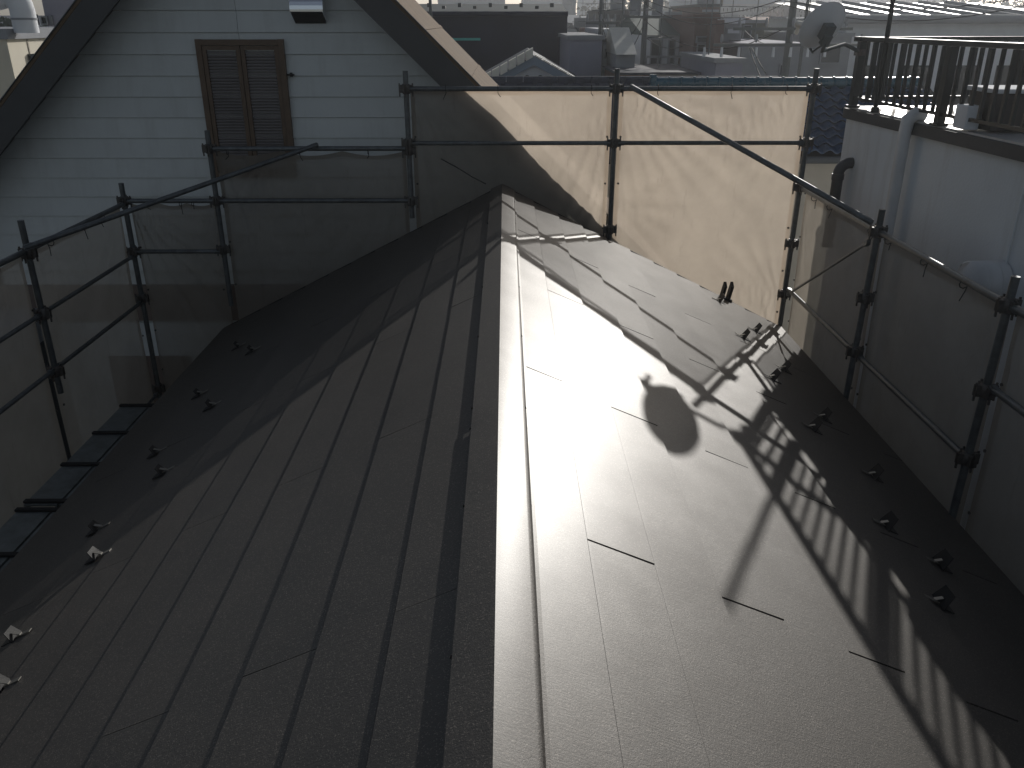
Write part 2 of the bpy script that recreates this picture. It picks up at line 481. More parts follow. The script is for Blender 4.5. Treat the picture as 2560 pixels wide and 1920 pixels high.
# black A-shaped bracket clipped on the far verge
p0 = S3(1, 2.60, Y_END - .01, .0)
br = MB()
for sx in (-1, 1):
    br.obox(p0 + Vector((.035 * sx, .0, .075)), (.014, 0, 0), (0, .03, .02), (.018, 0, .09))
br.obox(p0 + Vector((.0, 0, .005)), (.06, 0, -.02), (0, .035, 0), (0, 0, .02))
o = HP('verge_bracket', br, M['blackmetal'])
o['label'] = 'black A-shaped bracket standing on the far verge'

# ================================================================ scaffolding
YB = 8.44
XL, XRT = -3.80, 2.95
scaf = thing('scaffolding', 'galvanised pipe scaffolding of posts, rails and braces round the dark roof', 'scaffolding', (0, YB, GZ))
def SC(name, mb, m):
    o = mb.build(name, m, scaf); o.location = (0, -YB, -GZ); return o
PR, RR = .0255, .0215
def coupler(mb, x, y, z):
    mb.tube([(x, y, z - .045), (x, y, z - .03), (x, y, z + .03), (x, y, z + .045)], [.033, .043, .043, .033], 10)
    for a in (0, 1, 2, 3):
        d = Vector((math.cos(a * math.pi / 2), math.sin(a * math.pi / 2), 0))
        w = Vector((-d.y, d.x, 0))
        mb.obox(Vector((x, y, z)) + d * .052, d * .016, w * .017, Vector((0, 0, .036)))
        mb.obox(Vector((x, y, z - .01)) + d * .062, d * .006, w * .005, Vector((0, 0, .06)))
def post(x, y, ztop, zbot, heads, lean=(0, 0)):
    mb = MB()
    lx, ly = lean
    P = lambda z: (x + lx * (z - ztop), y + ly * (z - ztop), z)
    mb.tube([P(zbot), P(ztop)], PR, 12)
    o = SC('post', mb, M['pipe'])
    for z in heads:
        c = MB(); q = P(z); coupler(c, *q)
        c.build('coupler', M['rust'], o)
def rail(a, b, r=RR, name='rail'):
    mb = MB()
    mb.tube([a, b], r, 12)
    a, b = Vector(a), Vector(b); d = (b - a).normalized()
    for e in (a + d * .035, b - d * .035):
        mb.obox(e, d * .03, Vector((0, 0, .022)), d.cross(Vector((0, 0, 1))).normalized() * .017)
    return SC(name, mb, M['pipe'])
ZT, ZM, ZL, ZL2 = -.60, -1.10, -1.15, -1.655
P = {}
pts_x = [XL, -2.88, -.94, 1.06, XRT]
post(pts_x[0], YB, -1.48, GZ, (-1.655, -2.17, -2.67, -3.7))
post(pts_x[1], YB, -.98, -2.75, (-1.15, -1.655, -2.15))
post(pts_x[2], YB, -.44, -1.83, (-.60, -1.10, -1.17, -1.66))
post(pts_x[3], YB, -.42, GZ, (-.60, -1.10, -1.95))
post(pts_x[4], YB + .01, -.42, GZ, (-.60, -1.10, -1.53, -2.1, -2.64), lean=(.01, 0))
for a, b, zz in ((2, 3, ZT), (2, 3, ZM), (3, 4, ZT), (3, 4, ZM), (1, 2, ZL), (1, 2, ZL2), (0, 1, ZL2), (0, 1, -2.17)):
    rail((pts_x[a] + .03, YB, zz), (pts_x[b] - .03, YB, zz), RR if zz in (ZM, -2.17) else .0235)
# left run
LY = [YB, 6.58, 4.72, 2.86, 1.0]
for i, y in enumerate(LY[1:]):
    post(XL, y, -1.44 if i == 0 else -1.5, -2.92 if i == 0 else GZ, (-1.70, -2.21, -2.72))
for y1, y0 in zip(LY[:-1], LY[1:]):
    for zz in (-1.68, -2.21, -2.70):
        rail((XL, y1 - .03, zz), (XL, y0 + .03, zz), .0235 if zz == -1.68 else .019)
rail(atY(793, 362, YB - .05), (XL + .05, 6.45, -1.63), .0225, 'brace')
rail((XL + .02, YB - .1, -3.72), (XL + .02, 7.0, -3.75), .016, 'brace')
# right run
RY = [YB, 6.55, 4.68, 2.82, .95]
RTZ = -1.535
for i, y in enumerate(RY[1:]):
    post(XRT, y, -1.36, -3.15 if i != 1 else -3.0, (RTZ, -2.08, -2.55), lean=(.02, 0))
for i, (y1, y0) in enumerate(zip(RY[:-1], RY[1:])):
    rail((XRT, y1 - .03, RTZ), (XRT, y0 + .03, RTZ), .024)
    zz = -2.58 if i < 2 else -2.05
    rail((XRT, y1 - .03, zz), (XRT, y0 + .03, zz), .0225)
rail(atY(1578, 217, YB - .05), (XRT - .05, 6.58, -1.47), .0245, 'brace')
rail((XRT - .01, YB - .05, -2.63), (XRT - .04, 6.60, -1.63), .0125, 'brace')

# steel plank walkway along the left eave
for k, (y0, y1) in enumerate(((7.2, 5.4), (5.38, 3.58), (3.56, 1.76), (1.74, 0.0))):
    for j in range(2):
        x0 = -3.59 + j * .265
        names = ['outer', 'inner'][j]
        where = ['farthest from the camera', 'second from the far end', 'third from the far end', 'nearest the camera'][k]
        t = thing('scaffold_plank', 'grey steel %s walkway plank below the left eave, %s' % (names, where), 'plank', (x0, y1, -3.32), 'walkway planks below the left eave')
        mb = MB(); mb.box((0, 0, 0), (.245, y0 - y1 - .02, .012))
        mb.box((0, 0, -.04), (.012, y0 - y1 - .02, 0)); mb.box((.233, 0, -.04), (.245, y0 - y1 - .02, 0))
        mb.build('deck', M['plank'], t)
        bm_ = MB()
        n = 4
        for q in range(n):
            yy = .04 + q * (y0 - y1 - .1) / (n - 1)
            bm_ = MB(); bm_.box((-.01, yy - .02, .013), (.255, yy + .02, .03)); bm_.build('cross_bar', M['blackmetal'], t)
# ================================================================ dust sheets
def sheet(label, a, b, drop_a, drop_b, nrm, m, seed, folds=(), amp=.03, NU=90, NV=70, ins=.035, cat='dust sheet', sagk=.018):
    """a,b top corners; hangs down; nrm outward; folds = list of (corner u,v, n rays, strength)"""
    a = Vector(a); b = Vector(b); nrm = Vector(nrm)
    d = (b - a).normalized()
    a = a + d * ins; b = b - d * ins
    rnd = random.Random(seed)
    W = (b - a).length
    ph = [rnd.uniform(0, 6.28) for _ in range(14)]
    V = []
    for j in range(NV + 1):
        v = j / NV
        for i in range(NU + 1):
            u = i / NU
            top = a.lerp(b, u)
            dz = v * (drop_a * (1 - u) + drop_b * u)
            x, y = u * W, dz
            H = drop_a
            o = 0.0
            for (cu, cv, nr, st, sp) in folds:
                dx = (u - cu) * W; dy = (v - cv) * H
                r = math.hypot(dx, dy)
                th = math.atan2(dy, dx)
                # sharp radiating pulls fading with distance
                s_ = math.sin(nr * th + ph[int(cu * 3 + cv * 5) % 14] + .6 * math.sin(3 * th + ph[3]))
                s_ = .55 - abs(s_) ** .75
                o += st * s_ * (.55 + .45 * math.sin(2.3 * th + ph[9])) * min(1, r / .25) * math.exp(-r / sp)
            o += amp * (.6 * math.sin(2.1 * x + 1.3 * y + ph[5]) + .5 * math.sin(-1.2 * x + 2.7 * y + ph[6]) + .25 * math.sin(5.3 * x + 1.9 * y + ph[7]) + .10 * math.sin(11 * x - 4 * y + ph[8]) + .07 * math.sin(17 * x + 9 * y + ph[9]))
            o = max(o, -.016) if o < 0 else o
            edge = min(1, v * 14 + .1) * min(1, 20 * u + .15) * min(1, 20 * (1 - u) + .15)
            sag = sagk * math.sin(math.pi * ((u * 3) % 1)) * max(0, 1 - v * 14)
            q = top + Vector((0, 0, -dz - sag)) + nrm * (o * edge + amp * .6 * min(1, v * 3))
            V.append(q)
    Fc = []
    for j in range(NV):
        for i in range(NU):
            p = j * (NU + 1) + i
            Fc.append((p, p + 1, p + NU + 2, p + NU + 1))
    loc = a.copy()
    root = thing('dust_sheet', label, cat, loc, 'mesh dust sheets tied to the scaffolding')
    mb = MB(); mb.poly([q - loc for q in V], Fc, True)
    mb.build('mesh_cloth', m, root)
    # doubled hems along the edges and one sewn seam
    hs = MB(); hf = []
    cols = list(range(0, 2)) + list(range(NU - 2, NU)) 
    for j in range(NV):
        for i in range(NU):
            if i in cols or j == 0:
                p = j * (NU + 1) + i; hf.append((p, p + 1, p + NU + 2, p + NU + 1))
    hs.poly([q - loc - nrm * .003 for q in V], hf, True)
    hs.build('hem', m, root)
    # ties round the rail and eyelets along the vertical hems
    for q in range(3):
        u = (q + rnd.uniform(.15, .85)) / 3
        c = a.lerp(b, u)
        tb = MB()
        pr = []
        up = Vector((0, 0, 1))
        for w in range(9):
            an = w / 8 * 2 * math.pi
            pr.append(c - loc - nrm * .042 + nrm * .029 * math.cos(an) + up * (.004 + .029 * math.sin(an)))
        L = rnd.uniform(.01, .09)
        pr += [pr[-1] - up * .05 - nrm * .012, pr[-1] - up * (.05 + L) + d * rnd.uniform(-.03, .03) - nrm * .02]
        tb.tube(pr, .0035, 5)
        tb.build('tie_cord', M['cord'], root)
    hm = MB()
    n = int(drop_a / .45)
    for e_ in (0, 1):
        for q in range(1, n):
            c = (a if e_ == 0 else b) + d * (.03 if e_ == 0 else -.03) - Vector((0, 0, q * .45)) - nrm * .012 - loc
            hm.tube([c - nrm * .004, c + nrm * .004], .011, 8)
    hm.build('eyelets', M['rust'], root)
    return root
nb = (0, 1, 0)
SO = .045
yb = YB + SO
sheet('big sunlit beige dust sheet on the back bay nearest the right corner post', (pts_x[3], yb, ZT + .004), (pts_x[4], yb, ZT + .004), 3.6, 3.6, nb, M['sheet'], 3,
      folds=((0, 0, 17, .20, .6), (1, 0, 17, .17, .55), (1, .62, 15, .13, .35), (0, .3, 9, .05, .5), (.75, .75, 11, .09, .3)), amp=.025)
sheet('beige dust sheet behind the ridge end crossed by the curved shadow of the gable roof', (pts_x[2], yb, ZT + .004), (pts_x[3], yb, ZT + .004), 3.6, 3.6, nb, M['sheet'], 5,
      folds=((0, 0, 13, .14, .7), (1, 0, 17, .20, .45), (1, .2, 13, .10, .4)), amp=.035)
sheet('shaded grey dust sheet hung just below the brown shuttered window', (pts_x[1], yb, ZL - .03), (pts_x[2], yb, ZL - .03), 3.2, 3.2, nb, M['sheet_dark'], 8,
      folds=((0, 0, 13, .22, 1.0), (1, 0, 15, .22, .8), (.25, 0, 11, .10, .7)), amp=.06, sagk=.045)
sheet('narrow shaded dust sheet in the back bay at the left corner post', (pts_x[0], yb, ZL2 - .03), (pts_x[1], yb, ZL2 - .03), 3.0, 3.0, nb, M['sheet_dark'], 11,
      folds=((0, 0, 13, .22, .8), (1, 0, 11, .12, .5)), amp=.06, sagk=.03)
for i, (y1, y0) in enumerate(zip(LY[:-1], LY[1:])):
    sheet(['dark see-through dust sheet in the left run, in the bay next to the back corner', 'dark see-through dust sheet in the left run, cut by the left picture edge', 'dust sheet in the left run beside the camera', 'dust sheet in the left run behind the camera'][i],
          (XL - SO, y1, -1.71), (XL - SO, y0, -1.71), 2.2, 2.2, (-1, 0, 0), M['sheet_dark'], 20 + i, folds=((0, 0, 11, .09, .6), (1, 0, 11, .09, .6)), amp=.025, NU=60, NV=50)
for i, (y1, y0) in enumerate(zip(RY[:-1], RY[1:])):
    sheet(['dust sheet in the right run, half beige in sun, beside the right corner post', 'dark dust sheet in the right run, in the wide bay under the round duct', 'dark dust sheet at the right picture edge', 'dust sheet in the right run behind the camera'][i],
          (XRT + SO, y1, RTZ - .03), (XRT + SO, y0, RTZ - .03), 2.9, 2.9, (1, 0, 0), M['sheet_dark'], 40 + i, folds=((0, 0, 13, .08, .5), (1, 0, 13, .08, .6)), amp=.02, NU=60, NV=50)
# loose black cord hanging on the shaded sheet
c0, c1 = atY(1102, 397, YB + .01), atY(1215, 460, YB + .01)
cd = MB(); cd.tube([c0, c0.lerp(c1, .35) + Vector((0, 0, .004)), c0.lerp(c1, .7) + Vector((0, 0, -.006)), c1], .006, 6)
tag(cd.build('cord', M['cord']), 'thin black cord slanting across the shaded sheet above the ridge end', 'cord')

# ================================================================ gable house behind
YR_, YWALL, YBK = 8.70, 9.10, 11.15
PT = .972
ap = (atY(191, 0, YR_), atY(988, 0, YR_))
A0 = ap[0]; A1 = ap[1]
# left and right rake lines of slope PT
xa = (A0.x + A1.x) / 2
za = (A0.z + A1.z) / 2 + PT * (A1.x - A0.x) / 2
gh = thing('gable_house', 'tall off-white clapboard house with steep brown gable roof and shuttered window, behind the left sheets', 'house', (xa, YWALL, GZ))
def GH(name, mb, m, par=None):
    o = mb.build(name, m, par or gh)
    if par is None: o.location = (-xa, -YWALL, -GZ)
    return o
zl = -3.4   # lower end of the rake
WT = .40    # vertical depth of the barge board
def rk(s, z, dz=0): return xa + s * (za + dz - z) / PT
XWL, XWR = xa - 3.15, xa + 3.2
# inner wall body
wb_ = MB()
ins = .30
wb_.prism([(XWL, YWALL + .02, GZ), (XWR, YWALL + .02, GZ), (XWR, YWALL + .02, za - ins - PT * 3.2), (xa, YWALL + .02, za - ins), (XWL, YWALL + .02, za - ins - PT * 3.15)], (0, YBK - YWALL - .1, 0))
wall_ = GH('wall', wb_, M['siding'])
# clapboards: separate boards on the gable wall
ZB0 = -6.0
bh = .203
z = ZB0
kk = 0
zbelt0, zbelt1 = -3.12, -2.72
while z < za - .6:
    z1 = z + bh
    if not (z1 > zbelt0 and z < zbelt1):
        def lim(s, zz):
            m_ = 3.15 if s < 0 else 3.2
            return xa + s * min(m_, max(.01, (za - .24 - zz) / PT))
        cutx = atY(592, 40, YWALL).x if kk % 1 == 0 else 0
        for (s0, s1) in ((lim(-1, z + 0), cutx - .002), (cutx + .002, lim(1, z))):
            up0 = max(s0, lim(-1, z1)) if s0 < cutx - .01 and s1 <= cutx else s0
            up1 = min(s1, lim(1, z1)) if s1 > cutx + .01 else s1
            if s0 == cutx + .002: up0 = s0
            if s1 == cutx - .002: up1 = s1
            if up1 - up0 < .02: continue
            b_ = MB()
            t0, t1 = .022, .006
            dzj = random.uniform(-.001, .001)
            pts8 = [(s0, YWALL - t0, z + dzj), (s1, YWALL - t0, z + dzj), (s1, YWALL + .02, z), (s0, YWALL + .02, z),
                    (up0, YWALL - t1, z1 - .004), (up1, YWALL - t1, z1 - .004), (up1, YWALL + .02, z1 - .004), (up0, YWALL + .02, z1 - .004)]
            b_.poly(pts8, [(0, 3, 2, 1), (4, 5, 6, 7), (0, 1, 5, 4), (1, 2, 6, 5), (2, 3, 7, 6), (3, 0, 4, 7)])
            o = b_.build('siding_board', M['siding'], wall_)
    z = z1; kk += 1
be = MB(); be.box((XWL - .01, YWALL - .04, zbelt0 - .01), (XWR, YWALL + .02, zbelt1))
GH('belt_board', be, M['beltbrown'])
cb_ = MB(); cb_.box((XWL - .03, YWALL - .03, GZ), (XWL + .05, YWALL + .1, za - ins - PT * 3.15))
GH('corner_board', cb_, M['barge'])
# panel of brown wall low on the left, seen through the sheet
pb = MB(); q0, q1 = atY(395, 890, YWALL - .03), atY(300, 1030, YWALL - .03)
pb.box((q1.x, YWALL - .04, q1.z - .8), (q0.x + .35, YWALL - .02, q0.z))
GH('lower_panel', pb, M['beltbrown'])
# roof: two thick slabs with barge boards, soffits
for s in (-1, 1):
    zb = zl
    th_ = .045
    top = [(xa, za), (rk(s, zb), zb)]
    rf = MB()
    prof = [(xa, YR_, za), (rk(s, zb), YR_, zb), (rk(s, zb), YR_, zb - th_), (xa, YR_, za - th_)]
    if s < 0: prof.reverse()
    rf.prism(prof, (0, YBK - YR_, 0))
    rs = GH('roof_slope', rf, M['brownroof'])
    bb = MB()
    prof = [(xa, YR_ + .004, za - th_ - .002), (rk(s, zb), YR_ + .004, zb - th_ - .002), (rk(s, zb), YR_ + .004, zb - WT + .02), (xa, YR_ + .004, za - WT + .02)]
    if s < 0: prof.reverse()
    bb.prism(prof, (0, .03, 0))
    GH('barge_board', bb, M['barge'])
    sf = MB()
    prof = [(xa, YR_ + .036, za - .20), (rk(s, zb), YR_ + .036, zb - .20), (rk(s, zb), YR_ + .036, zb - .24), (xa, YR_ + .036, za - .24)]
    if s < 0: prof.reverse()
    sf.prism(prof, (0, YWALL - YR_ - .04, 0))
    GH('soffit', sf, M['barge'])
    ed = MB(); ed.tube([(xa, YR_ - .004, za + .004), (rk(s, zb), YR_ - .004, zb + .004)], .007, 6)
    GH('metal_edge', ed, M['pipe'])
# standing battens across the brown roof are faint lines
for q in range(10):
    zz = za - .35 - q * .45
    bt = MB(); x = rk(1, zz)
    bt.obox((x + .002, (YR_ + YBK) / 2, zz + .002), (.014, 0, -.014 * PT), (0, (YBK - YR_) / 2 - .02, 0), (.0035, 0, .0036))
    bt.build('batten', M['brownroof'], bpy.data.objects[rs.name])
# shuttered window
w0, w1 = atY(488, 98, YWALL - .03), atY(708, 94, YWALL - .03)
wz0 = atY(530, 443, YWALL - .03).z
wx0, wx1, wz1 = w0.x, w1.x, w0.z
win = MB()
fw = .055
yf = YWALL - .06
for a, b in (((wx0, wz0), (wx0 + fw, wz1)), ((wx1 - fw, wz0), (wx1, wz1)), ((wx0 + fw + .001, wz1 - fw), (wx1 - fw - .001, wz1 - .002)), ((wx0 + fw + .001, wz0 + .002), (wx1 - fw - .001, wz0 + fw))):
    win.box((a[0], yf, a[1]), (b[0], YWALL, b[1]))
wf = GH('window', win, M['wood'])
mid = (wx0 + wx1) / 2
for s in (0, 1):
    x0 = wx0 + fw + .004 if s == 0 else mid + .004
    x1 = mid - .004 if s == 0 else wx1 - fw - .004
    z0_, z1_ = wz0 + fw + .004, wz1 - fw - .004
    fr = MB(); sw = .04
    fr.box((x0, yf + .01, z0_), (x0 + sw, YWALL - .002, z1_)); fr.box((x1 - sw, yf + .01, z0_), (x1, YWALL - .002, z1_))
    fr.box((x0 + sw + .001, yf + .01, z1_ - sw), (x1 - sw - .001, YWALL - .002, z1_ - .001)); fr.box((x0 + sw + .001, yf + .01, z0_ + .001), (x1 - sw - .001, YWALL - .002, z0_ + sw))
    fr.build('shutter_frame', M['wood'], wf)
    lv = MB()
    zz = z0_ + sw + .01
    while zz < z1_ - sw - .02:
        lv.obox(((x0 + x1) / 2, yf + .032, zz + .012), ((x1 - x0) / 2 - sw - .003, 0, 0), (0, .014, .010), (0, -.0025, .003))
        zz += .0285
    lo = lv.build('louvre_slats', M['louvre'], wf); lo['kind'] = 'stuff'
    bk = MB(); bk.box((x0 + sw + .002, YWALL - .008, z0_ + sw + .002), (x1 - sw - .002, YWALL - .003, z1_ - sw - .002)); bk.build('shutter_back', M['louvre'], wf)
bo = MB(); q = atY(728, 187, YWALL - .04); bo.tube([q - Vector((.07, 0, 0)), q + Vector((.03, 0, 0))], .008, 8); bo.obox(q, (.012, 0, 0), (0, .012, 0), (0, 0, .02))
bo.build('shutter_catch', M['blackmetal'], wf)
# stainless vent hood
h0, h1 = atY(737, 57, YWALL - .02), atY(818, 57, YWALL - .02)
hx0, hx1, hz = h0.x, h1.x, h0.z
vh = MB()
prof = [(hx0, YWALL - .02, hz + .30)]
for a in range(0, 9):
    an = a / 8 * math.pi / 2
    prof.append((hx0, YWALL - .02 - .17 * math.sin(an), hz + .12 + .18 * math.cos(an)))
prof += [(hx0, YWALL - .19, hz + .10), (hx0, YWALL - .18, hz + .092), (hx0, YWALL - .02, hz + .004)]
vh.prism(prof[1:], (hx1 - hx0, 0, 0))
vo_ = GH('vent_hood', vh, M['chrome'])
vd = MB(); vd.prism([(hx0 + .01, YWALL - .178, hz + .088), (hx0 + .01, YWALL - .025, hz + .001), (hx0 + .01, YWALL - .03, hz - .006), (hx0 + .01, YWALL - .185, hz + .082)], (hx1 - hx0 - .02, 0, 0)); vd.build('grille', M['deck'], vo_)

# ================================================================ right house with roof balcony
DZ = -.83
ra, rb = Vector((3.565, 9.24, DZ)), Vector((3.76, 6.25, DZ))
rd = (rb - ra).normalized()          # along the edge, toward the camera
rn = Vector((-rd.y, rd.x, 0)); rn = -rn if rn.x < 0 else rn   # pointing right, into the house
def RP(s, t, z): q = ra + rd * s + rn * t; return Vector((q.x, q.y, z))
rh = thing('white_house', 'white rendered flat-roofed house with bronze balcony railing, at the right edge', 'house', (ra.x, ra.y, GZ))
def RHp(name, mb, m, par=None):
    o = mb.build(name, m, par or rh)
    if par is None: o.location = (-ra.x, -ra.y, -GZ)
    return o
wl = MB(); wl.prism([RP(.03, .06, GZ), RP(11, .06, GZ), RP(11, 8, GZ), RP(.03, 8, GZ)], (0, 0, -GZ + DZ - .12))
wallr = RHp('wall', wl, M['render'])
sb = MB(); sb.prism([RP(0, 0, DZ - .118), RP(11.1, 0, DZ - .118), RP(11.1, 8.1, DZ - .118), RP(0, 8.1, DZ - .118)], (0, 0, .10))
RHp('slab_edge', sb, M['fascia'])
dk = MB(); dk.prism([RP(.02, .03, DZ - .016), RP(11.08, .03, DZ - .016), RP(11.08, 8.0, DZ - .016), RP(.02, 8.0, DZ - .016)], (0, 0, .016))
RHp('balcony_deck', dk, M['slab'])
# pilaster step in the wall (wall juts out in the far part)
ws_ = MB(); ws_.prism([RP(.06, .02, GZ), RP(1.25, .02, GZ), RP(1.25, .058, GZ), RP(.06, .058, GZ)], (0, 0, -GZ + DZ - .121))
RHp('wall_step', ws_, M['render'])
# coping block row by the edge
# downpipe with hopper elbow over the edge
s_dp = 1.42
dp = MB()
dp.tube([RP(s_dp, .10, DZ + .05), RP(s_dp, .02, DZ + .06), RP(s_dp, -.045, DZ + .01), RP(s_dp, -.055, DZ - .10), RP(s_dp, -.055, GZ)], [.052, .062, .062, .055, .050], 14)
dpo = RHp('downpipe', dp, M['wpipe'])
for zz in (-1.6, -2.6):
    b_ = MB(); c = RP(s_dp, -.055, zz); b_.tube([c - Vector((0, 0, .012)), c + Vector((0, 0, .012))], .046, 14); b_.build('pipe_clip', M['wpipe'], dpo)
# thin conduit bead further along
cn = MB(); cn.tube([RP(3.05, .045, -1.1), RP(3.05, .045, GZ)], .007, 6); RHp('wall_bead', cn, M['render'])
# dark elbow pipe
e0 = atX(2118, 400, 3.55); s_e = (Vector((e0.x, e0.y, 0)) - Vector((ra.x, ra.y, 0))).dot(rd)
zt = e0.z
el = MB(); pp = []
pp.append(RP(s_e + .0, -.11, -2.25)); pp.append(RP(s_e, -.11, zt - .14))
for a in range(1, 7):
    an = a / 6 * math.pi / 2
    pp.append(RP(s_e - .0, -.11 + .11 * (1 - math.cos(an)), zt - .14 + .11 * math.sin(an)))
pp.append(RP(s_e, .06, zt - .03))
el.tube(pp, .056, 16)
elo = RHp('vent_pipe', el, M['ppipe'])
b_ = MB(); c = RP(s_e, -.11, zt - .17); b_.tube([c - Vector((0, 0, .03)), c + Vector((0, 0, .03))], .063, 16); b_.build('pipe_collar', M['ppipe'], elo)
b_ = MB(); c = RP(s_e, -.11, -1.85); b_.tube([c - Vector((0, 0, .012)), c + Vector((0, 0, .012))], .061, 16); b_.box((c.x, c.y - .01, c.z - .01), (c.x + .17, c.y + .01, c.z + .01)); b_.build('pipe_clip', M['zinc'], elo)
# round duct hood
hc = atX(2470, 705, 3.72)
dh = MB()
s_h = (Vector((hc.x, hc.y, 0)) - Vector((ra.x, ra.y, 0))).dot(rd)
c0_, c1_ = RP(s_h, .05, hc.z), RP(s_h, -.21, hc.z)
dh.tube([c0_, c1_, c1_ + (c0_ - c1_) * .0001 - Vector((0, 0, 0))], [.165, .165, .155], 28)
dho = RHp('duct_hood', dh, M['wpipe'])
for zz in (.3, .7):
    b_ = MB(); c = c0_.lerp(c1_, zz); dv = (c1_ - c0_).normalized() * .004; b_.tube([c - dv, c + dv], .168, 28); b_.build('duct_seam', M['wpipe'], dho)
# railing
RZT, RZB = -.155, -.735
rc = Vector((3.60, 9.10, 0))
def railing(start, direction, length, postgap, pitch, label, nposts, skip_first=False):
    t = thing('balcony_railing', label, 'railing', (start.x, start.y, DZ))
    L = lambda s, z: start + direction * s + Vector((0, 0, z))
    side = Vector((-direction.y, direction.x, 0))
    def PT_(name, mb, m):
        o = mb.build(name, m, t); o.location = (-start.x, -start.y, -DZ); return o
    mb = MB(); mb.obox(L(length / 2 - .03, RZT - .02), direction * (length / 2 + .06), side * .032, (0, 0, .022)); bevel(PT_('top_rail', mb, M['rail']), .006)
    mb = MB(); mb.obox(L(length / 2, RZB), direction * (length / 2), side * .016, (0, 0, .014)); PT_('bottom_rail', mb, M['rail'])
    for i in range(nposts):
        if skip_first and i == 0: continue
        mb = MB(); c = L(i * postgap, (RZT - .044 + DZ) / 2); mb.obox(c, direction * .034, side * .034, (0, 0, (RZT - .044 - DZ) / 2))
        mb.obox(L(i * postgap, DZ + .012), direction * .055, side * .055, (0, 0, .012))
        PT_('post', mb, M['rail'])
    s = pitch
    base = None
    while s < length:
        if min(s % postgap, postgap - s % postgap) > .05:
            if base is None:
                mb = MB(); mb.box((-.013, -.013, 0), (.013, .013, RZT - .044 - RZB - .014)); o = mb.build('baluster', M['rail'], t); base = o.data
            else:
                o = link_copy(base, 'baluster', t)
            q = L(s, RZB + .014); o.location = (q.x - start.x, q.y - start.y, q.z - DZ)
            o.rotation_euler.z = math.atan2(direction.y, direction.x)
        s += pitch
    return t
railing(rc, rd, 8.3, 1.655, .138, 'bronze balcony railing running toward the camera along the white slab edge', 6)
railing(rc + rn * .01, rn, 5.2, 1.7, .15, 'far bronze balcony railing running right from the corner post', 4, True)
# mast
mp_ = atZ(2212, 272, DZ)
ms = MB(); ms.tube([(3.62, 8.58, DZ), (3.62, 8.58, .62)], .022, 12)
ms.tube([(3.62, 8.58, DZ), (3.62, 8.58, DZ + .05)], .04, 12)
tag(ms.build('antenna_mast', M['rail']), 'slim grey mast standing on the white balcony behind the railing', 'mast')
# satellite dish
dc = Vector((3.05, 8.68, -.075))
fd = Vector((-.26, .80, .54)).normalized()       # boresight
ux = fd.cross(Vector((0, 0, 1))).normalized(); uy = ux.cross(fd).normalized()
sd_ = thing('satellite_dish', 'grey satellite dish with cream receiver arm, clamped to the railing corner post', 'satellite dish', tuple(dc))
mb = MB(); NR, NA = 8, 36
V = []; Fc = []
for side_ in (0, 1):
    for i in range(NR + 1):
        r = i / NR
        for k in range(NA):
            an = 2 * math.pi * k / NA
            q = ux * (.225 * r * math.cos(an)) + uy * (.238 * r * math.sin(an)) + fd * (.055 * r * r - side_ * .004)
            V.append(q)
for side_ in (0, 1):
    o_ = side_ * (NR + 1) * NA
    for i in range(NR):
        for k in range(NA):
            q = (o_ + i * NA + k, o_ + i * NA + (k + 1) % NA, o_ + (i + 1) * NA + (k + 1) % NA, o_ + (i + 1) * NA + k)
            Fc.append(q if side_ else q[::-1])
mb.poly(V, Fc, True)
rim = [ux * (.227 * math.cos(2 * math.pi * k / NA)) + uy * (.240 * math.sin(2 * math.pi * k / NA)) + fd * .053 for k in range(NA + 1)]
mb.tube(rim, .006, 6, False)
mb.build('reflector', M['dish'], sd_)
mb = MB()
low = -uy * .25 + fd * .045
tip = atY(2004, 62, 8.98) - dc
mb.tube([low - fd * .06, low, low.lerp(tip, .5) - uy * .02, tip], .011, 8)
mb.build('feed_arm', M['pole'], sd_)
mb = MB(); bdir = (Vector((0, 0, 0)) - tip).normalized()
mb.tube([tip - bdir * .06, tip + bdir * .02, tip + bdir * .03, tip + bdir * .075], [.033, .033, .045, .04], 14)
mb.tube([tip - bdir * .02, tip - bdir * .02 - uy * .1], .02, 8)
mb.build('receiver', M['lnb'], sd_)
mb = MB()
cc = -fd * .05
mb.obox(cc, ux * .055, uy * .07, fd * .035)
mb.obox(-fd * .09 - uy * .06, ux * .04, uy * .05, fd * .03)
toP = Vector((rc.x, rc.y, -.30)) - dc
mb.tube([-fd * .10 - uy * .05, -fd * .12 - uy * .16, toP * .55 + Vector((0, 0, -.02)), toP], .019, 10)
mb.tube([low - fd * .05, -fd * .09 - uy * .10], .010, 8)
mb.build('mount_bracket', M['pole'], sd_)
mb = MB(); mb.obox(toP, (.05, 0, 0), (0, .05, 0), (0, 0, .03)); mb.build('clamp', M['rust'], sd_)
# things on the balcony deck
b0 = atZ(2455, 330, DZ)
bx = thing('cabinet', 'dark brown cabinet with pale lid on the white balcony behind the railing', 'cabinet', (b0.x, b0.y, DZ))
mb = MB(); mb.box((0, -.1, .015), (.75, .32, .30)); bevel(mb.build('cabinet_body', M['acbox'], bx), .01)
mb = MB(); mb.box((-.03, -.13, .302), (.78, .35, .335)); bevel(mb.build('lid', M['white'], bx), .008)
mb = MB(); mb.box((-.15, .0, .015), (-.035, .2, .20)); bevel(mb.build('side_box', M['white'], bx), .01)

